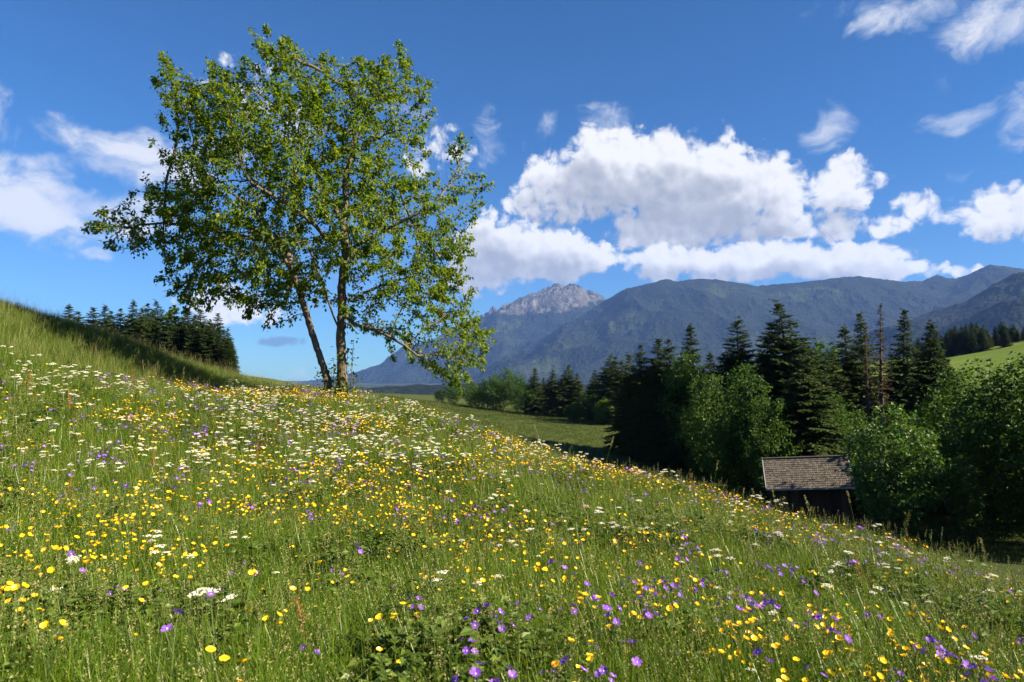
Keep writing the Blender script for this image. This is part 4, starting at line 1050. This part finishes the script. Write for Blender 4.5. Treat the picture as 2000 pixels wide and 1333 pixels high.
def mk_umbel(seed, mt=None, big=.82):
    rs = np.random.default_rng(seed); st, fl = Geo(), Geo(); h = .52
    st.tube(bent((0, 0, h * .86)), .0022, 3)
    heads = [(0, 0, h, 1.0)] + [(rs.normal() * .08, rs.normal() * .08, h - rs.uniform(.02, .1), .7) for _ in range(seed % 3)]
    for (hx_, hy_, hz_, sc0) in heads:
        c0 = np.array([hx_, hy_, hz_ - .05]); st.tube(bent(c0, (0, 0, h * .6)), .0014, 3)
        nr = 11
        for k in range(nr):
            a = k * 2.39996; q = .040 * big * sc0 * math.sqrt((k + .4) / nr) * rs.uniform(.85, 1.15)
            e = np.array([hx_ + math.cos(a) * q, hy_ + math.sin(a) * q, hz_ + rs.normal() * .003 - q * .15])
            st.tube([c0, e], .0006, 3)
            m_ = 8
            for j in range(m_):
                o_ = e + np.array([rs.normal() * .0052, rs.normal() * .0052, rs.normal() * .002]) * big
                d = np.array([rs.normal() * .35, rs.normal() * .35, 1.0])
                V, F = dome(.0040 * big, .0034, 4); fl.add(orient(V, d, o_), F)
    lv = Geo()
    for k in range(3):
        a = rs.uniform(0, 6.28); hh = rs.uniform(.05, .25)
        for j in range(9):
            t_ = .03 + j // 3 * .035; aa = a + (j % 3 - 1) * .8
            Rm = frames(np.array([[math.cos(aa), math.sin(aa), .2]]), np.array([[0, 0, 1.0]])) * .045
            V, F = bake(LEAF_V * np.array([.45, 1, 1]), LEAF_F, Rm, np.array([[math.cos(a) * t_, math.sin(a) * t_, hh + t_ * .4]])); lv.add(V, F)
    return [('stem', st, [m_stem]), ('flower_head', fl, [mt or m_white]), ('leaves', lv, [m_herb])]
def mk_hawkbit(seed):
    rs = np.random.default_rng(seed); st, fl = Geo(), Geo(); h = .5
    tp = np.array([rs.normal() * .03, rs.normal() * .03, h]); st.tube(bent(tp), .002, 4)
    d = np.array([rs.normal() * .25, -.3 + rs.normal() * .2, 1])
    for (r_, n_, cu) in ((.026, 16, .2), (.018, 12, .5), (.010, 8, .8)):
        V, F = petal_disc(n_, r_, .0062, cu); fl.add(orient(V, d, tp), F)
    V, F = dome(.006, -.012); st.add(orient(V, d, tp), F)
    return [('stem', st, [m_stem]), ('flower_head', fl, [m_orange])]
def mk_sorrel(seed):
    rs = np.random.default_rng(seed); st, fl = Geo(), Geo(); h = .62
    P = bent((rs.normal() * .05, rs.normal() * .05, h)); st.tube(P, .002, 3)
    k = 110; tt = rs.uniform(.52, 1, k); q = np.stack([np.interp(tt, np.linspace(0, 1, 5), P[:, c]) for c in range(3)], -1)
    a = rs.integers(0, 6, k) * 1.05 + rs.normal(size=k) * .15; ln = rs.random(k) * (1.08 - tt) * .10
    q += np.stack([np.cos(a) * ln, np.sin(a) * ln, ln * 1.5], -1)
    Rm = frames(rand_dir(k), np.tile([0, 0, 1.0], (k, 1)) + rs.normal(size=(k, 3))) * .012
    V, F = bake(LEAF2_V * np.array([1.4, 1, 1]), LEAF2_F, Rm, q); fl.add(V, F)
    return [('stem', st, [m_rust]), ('seed_head', fl, [m_rust])]
def mk_stalk(seed):
    rs = np.random.default_rng(seed); g = Geo(); sd = Geo(); h = .85
    P = bent((rs.normal() * .07, rs.normal() * .07, h), k=7); g.tube(P, np.linspace(.0022, .001, 7), 3)
    for _ in range(3): blade(g, (0, 0), rs.uniform(.25, .45), .007, rs.uniform(.3, .8), rs.uniform(0, 6.28))
    k = 70; tt = rs.uniform(.84, 1, k) if seed % 2 else rs.uniform(.7, 1, k); q = np.stack([np.interp(tt, np.linspace(0, 1, 7), P[:, c]) for c in range(3)], -1)
    d = np.c_[rs.normal(size=(k, 2)), rs.uniform(.6, 1.4, k)]; q = q + d * (.004 if seed % 2 else .012) * (1.3 - tt)[:, None] * 3
    Rm = frames(d, np.tile([0, 0, 1.0], (k, 1)) + rs.normal(size=(k, 3)) * .5) * .011
    V, F = bake(LEAF2_V, LEAF2_F, Rm, q); sd.add(V, F)
    return [('stem', g, [m_grass]), ('seed_head', sd, [m_dry])]
def kind_meshes(mk, seeds, nm): return [[(p, g.mesh(nm + '_' + p, ms)) for p, g, ms in mk(s)] for s in seeds]
def merged(mk, seeds, nm):
    """each variant as one mesh, for the far flowers"""
    global SRC_CUR
    SRC_CUR = bpy.data.collections.new(nm + '_shapes')
    for s in seeds:
        G = Geo(); mats = []
        for p, g, ms in mk(s):
            off = len(mats); mats += ms; base_n = G.n
            V = np.concatenate(g.V); first = True
            for Q_, mm in zip(g.Q + g.T, g.qm + g.tm):
                G.add(V if first else np.zeros((0, 3)), Q_ - (0 if first else 0), 0)
                # indices in Q_ are local to g: shift to where g starts in G
                L_ = G.Q if Q_.shape[1] == 4 else G.T; L_[-1] = Q_ + base_n
                (G.qm if Q_.shape[1] == 4 else G.tm)[-1] = mm + off
                first = False
        o = bpy.data.objects.new('%s_%02d' % (nm, s), G.mesh(nm, mats)); SRC_CUR.objects.link(o)
    return SRC_CUR
def in_view(x, y, z):
    X, Y_ = to_px(np.stack([x, y, z], -1)); return (X > 0) & (X < 2000) & (Y_ < 1333) & (Y_ > 0)
def scatter(nm, mk, seeds, n, dens, label, cat, group, far_label, hs=(.62, 1.1), limit=300, y0=1.5):
    """spots by density; the nearest ones in view become things of their own, the rest one object of kind stuff"""
    x, y = wedge(n, y0, 20.5, .82, .6); lim = brow_y(col_px(x, y))
    ok = (y < lim + np.where(col_px(x, y) < 440, -1.5, .5)) & (np.hypot(x, y) > 1.5); x, y = x[ok], y[ok]
    keep = rng.random(len(x)) < dens(col_px(x, y), y, x); x, y = x[keep], y[keep]
    z = ground(x, y) - .01; s = rng.uniform(*hs, len(x)) * np.where(y > 9, 1.08, 1)
    rz = rng.uniform(0, 6.28, len(x)); tx, ty = rng.normal(size=(2, len(x))) * .09
    vis = in_view(x, y, z + .45); order = np.argsort(np.where(vis, y, y + 1000)); near = order[:min(limit, int(vis.sum()))]; rest = np.setdiff1d(np.arange(len(x)), near)
    ms = kind_meshes(mk, seeds, nm)
    for i in near:
        o = bpy.data.objects.new(nm, None); COL.objects.link(o); o.location = (x[i], y[i], z[i]); o.rotation_euler = (tx[i], ty[i], rz[i]); o.scale = (s[i],) * 3; o.empty_display_size = .05
        tag(o, label, cat, group)
        for p, me in ms[int(rng.integers(len(ms)))]: obj(p, me, o)
    if len(rest):
        gn_scatter(nm + '_carpet', np.c_[x, y, z][rest], np.c_[tx, ty, rz][rest], s[rest], rng.integers(0, len(seeds), len(rest)), merged(mk, seeds, nm), far_label, cat)
    print(nm, len(near), len(rest))
def patch(x, y, s, k, a, b_): return sstep(noise2(x, y, s, k), a, b_)
def bumpy(px, c, w): return np.exp(-((px - c) / w) ** 2)
scatter('buttercup', mk_buttercup, range(6), 30000, lambda px, y, x: (.07 + .68 * patch(x, y, 1.5, 1.1, .47, .60)) * (.55 + .6 * bumpy(px, 700, 700)) * np.where(y < 4.5, 1.9, 1) * (np.where(y > 8, 1.0, 1.15) + 1.1 * bumpy(px, 620, 330) * sstep(y, 8, 13)) * .8,
        'small yellow buttercup on a thin branching stalk in the meadow', 'flower', 'buttercups in the near meadow', 'many small yellow buttercups scattered over the meadow further up')
scatter('cranesbill', mk_cranesbill, range(10, 15), 12500, lambda px, y, x: (.09 + .8 * patch(x, y, 1.0, 5.7, .48, .64)) * (.42 + .75 * sstep(px, 500, 1500)) * np.where(y < 4.5, 1.5, 1) * .9,
        'violet cranesbill with five-petalled blossoms in the meadow', 'flower', 'violet cranesbills in the near meadow', 'many violet cranesbills dotted over the meadow further up')
scatter('white_umbel', mk_umbel, range(20, 25), 16000, lambda px, y, x: (.06 + .9 * patch(x, y, 2.0, 9.3, .42, .62)) * (.05 + sstep(y, 4.5, 10)) * (.12 + bumpy(px, 520, 430)) * .85 + .025,
        'white flat-topped umbel flower on a slender stem in the meadow', 'flower', 'white umbels in the near meadow', 'drift of white umbel flowers across the upper meadow')
scatter('pink_umbel', lambda s: mk_umbel(s, m_pink, .75), range(30, 33), 6000, lambda px, y, x: (.02 + .5 * patch(x, y, 1.7, 13.3, .52, .66)) * (.2 + bumpy(px, 420, 420) * sstep(y, 4, 10)) * .28,
        'pale pink flat-topped umbel flower in the meadow', 'flower', 'pink umbels in the meadow', 'pale pink umbel flowers across the upper meadow', limit=160)
scatter('hawkbit', mk_hawkbit, range(40, 44), 2200, lambda px, y, x: .012 + .05 * patch(x, y, 1.2, 21.3, .5, .65),
        'large orange-yellow hawkbit with many narrow rays in the meadow', 'flower', 'hawkbits in the meadow', 'large yellow hawkbits over the meadow')
scatter('sorrel', mk_sorrel, range(50, 53), 4000, lambda px, y, x: .006 + .09 * patch(x, y, 1.0, 27.3, .54, .68),
        'rust-red sorrel seed head standing in the meadow', 'plant', 'sorrel in the meadow', 'rust-red sorrel over the meadow')
scatter('grass_stalk', mk_stalk, range(60, 64), 4200, lambda px, y, x: .015 + .05 * sstep(px, 900, 1500),
        'tall single grass stalk with pale seed head above the flowers', 'grass', 'tall grass stalks in the meadow', 'tall grass stalks over the meadow', (.7, 1.1))
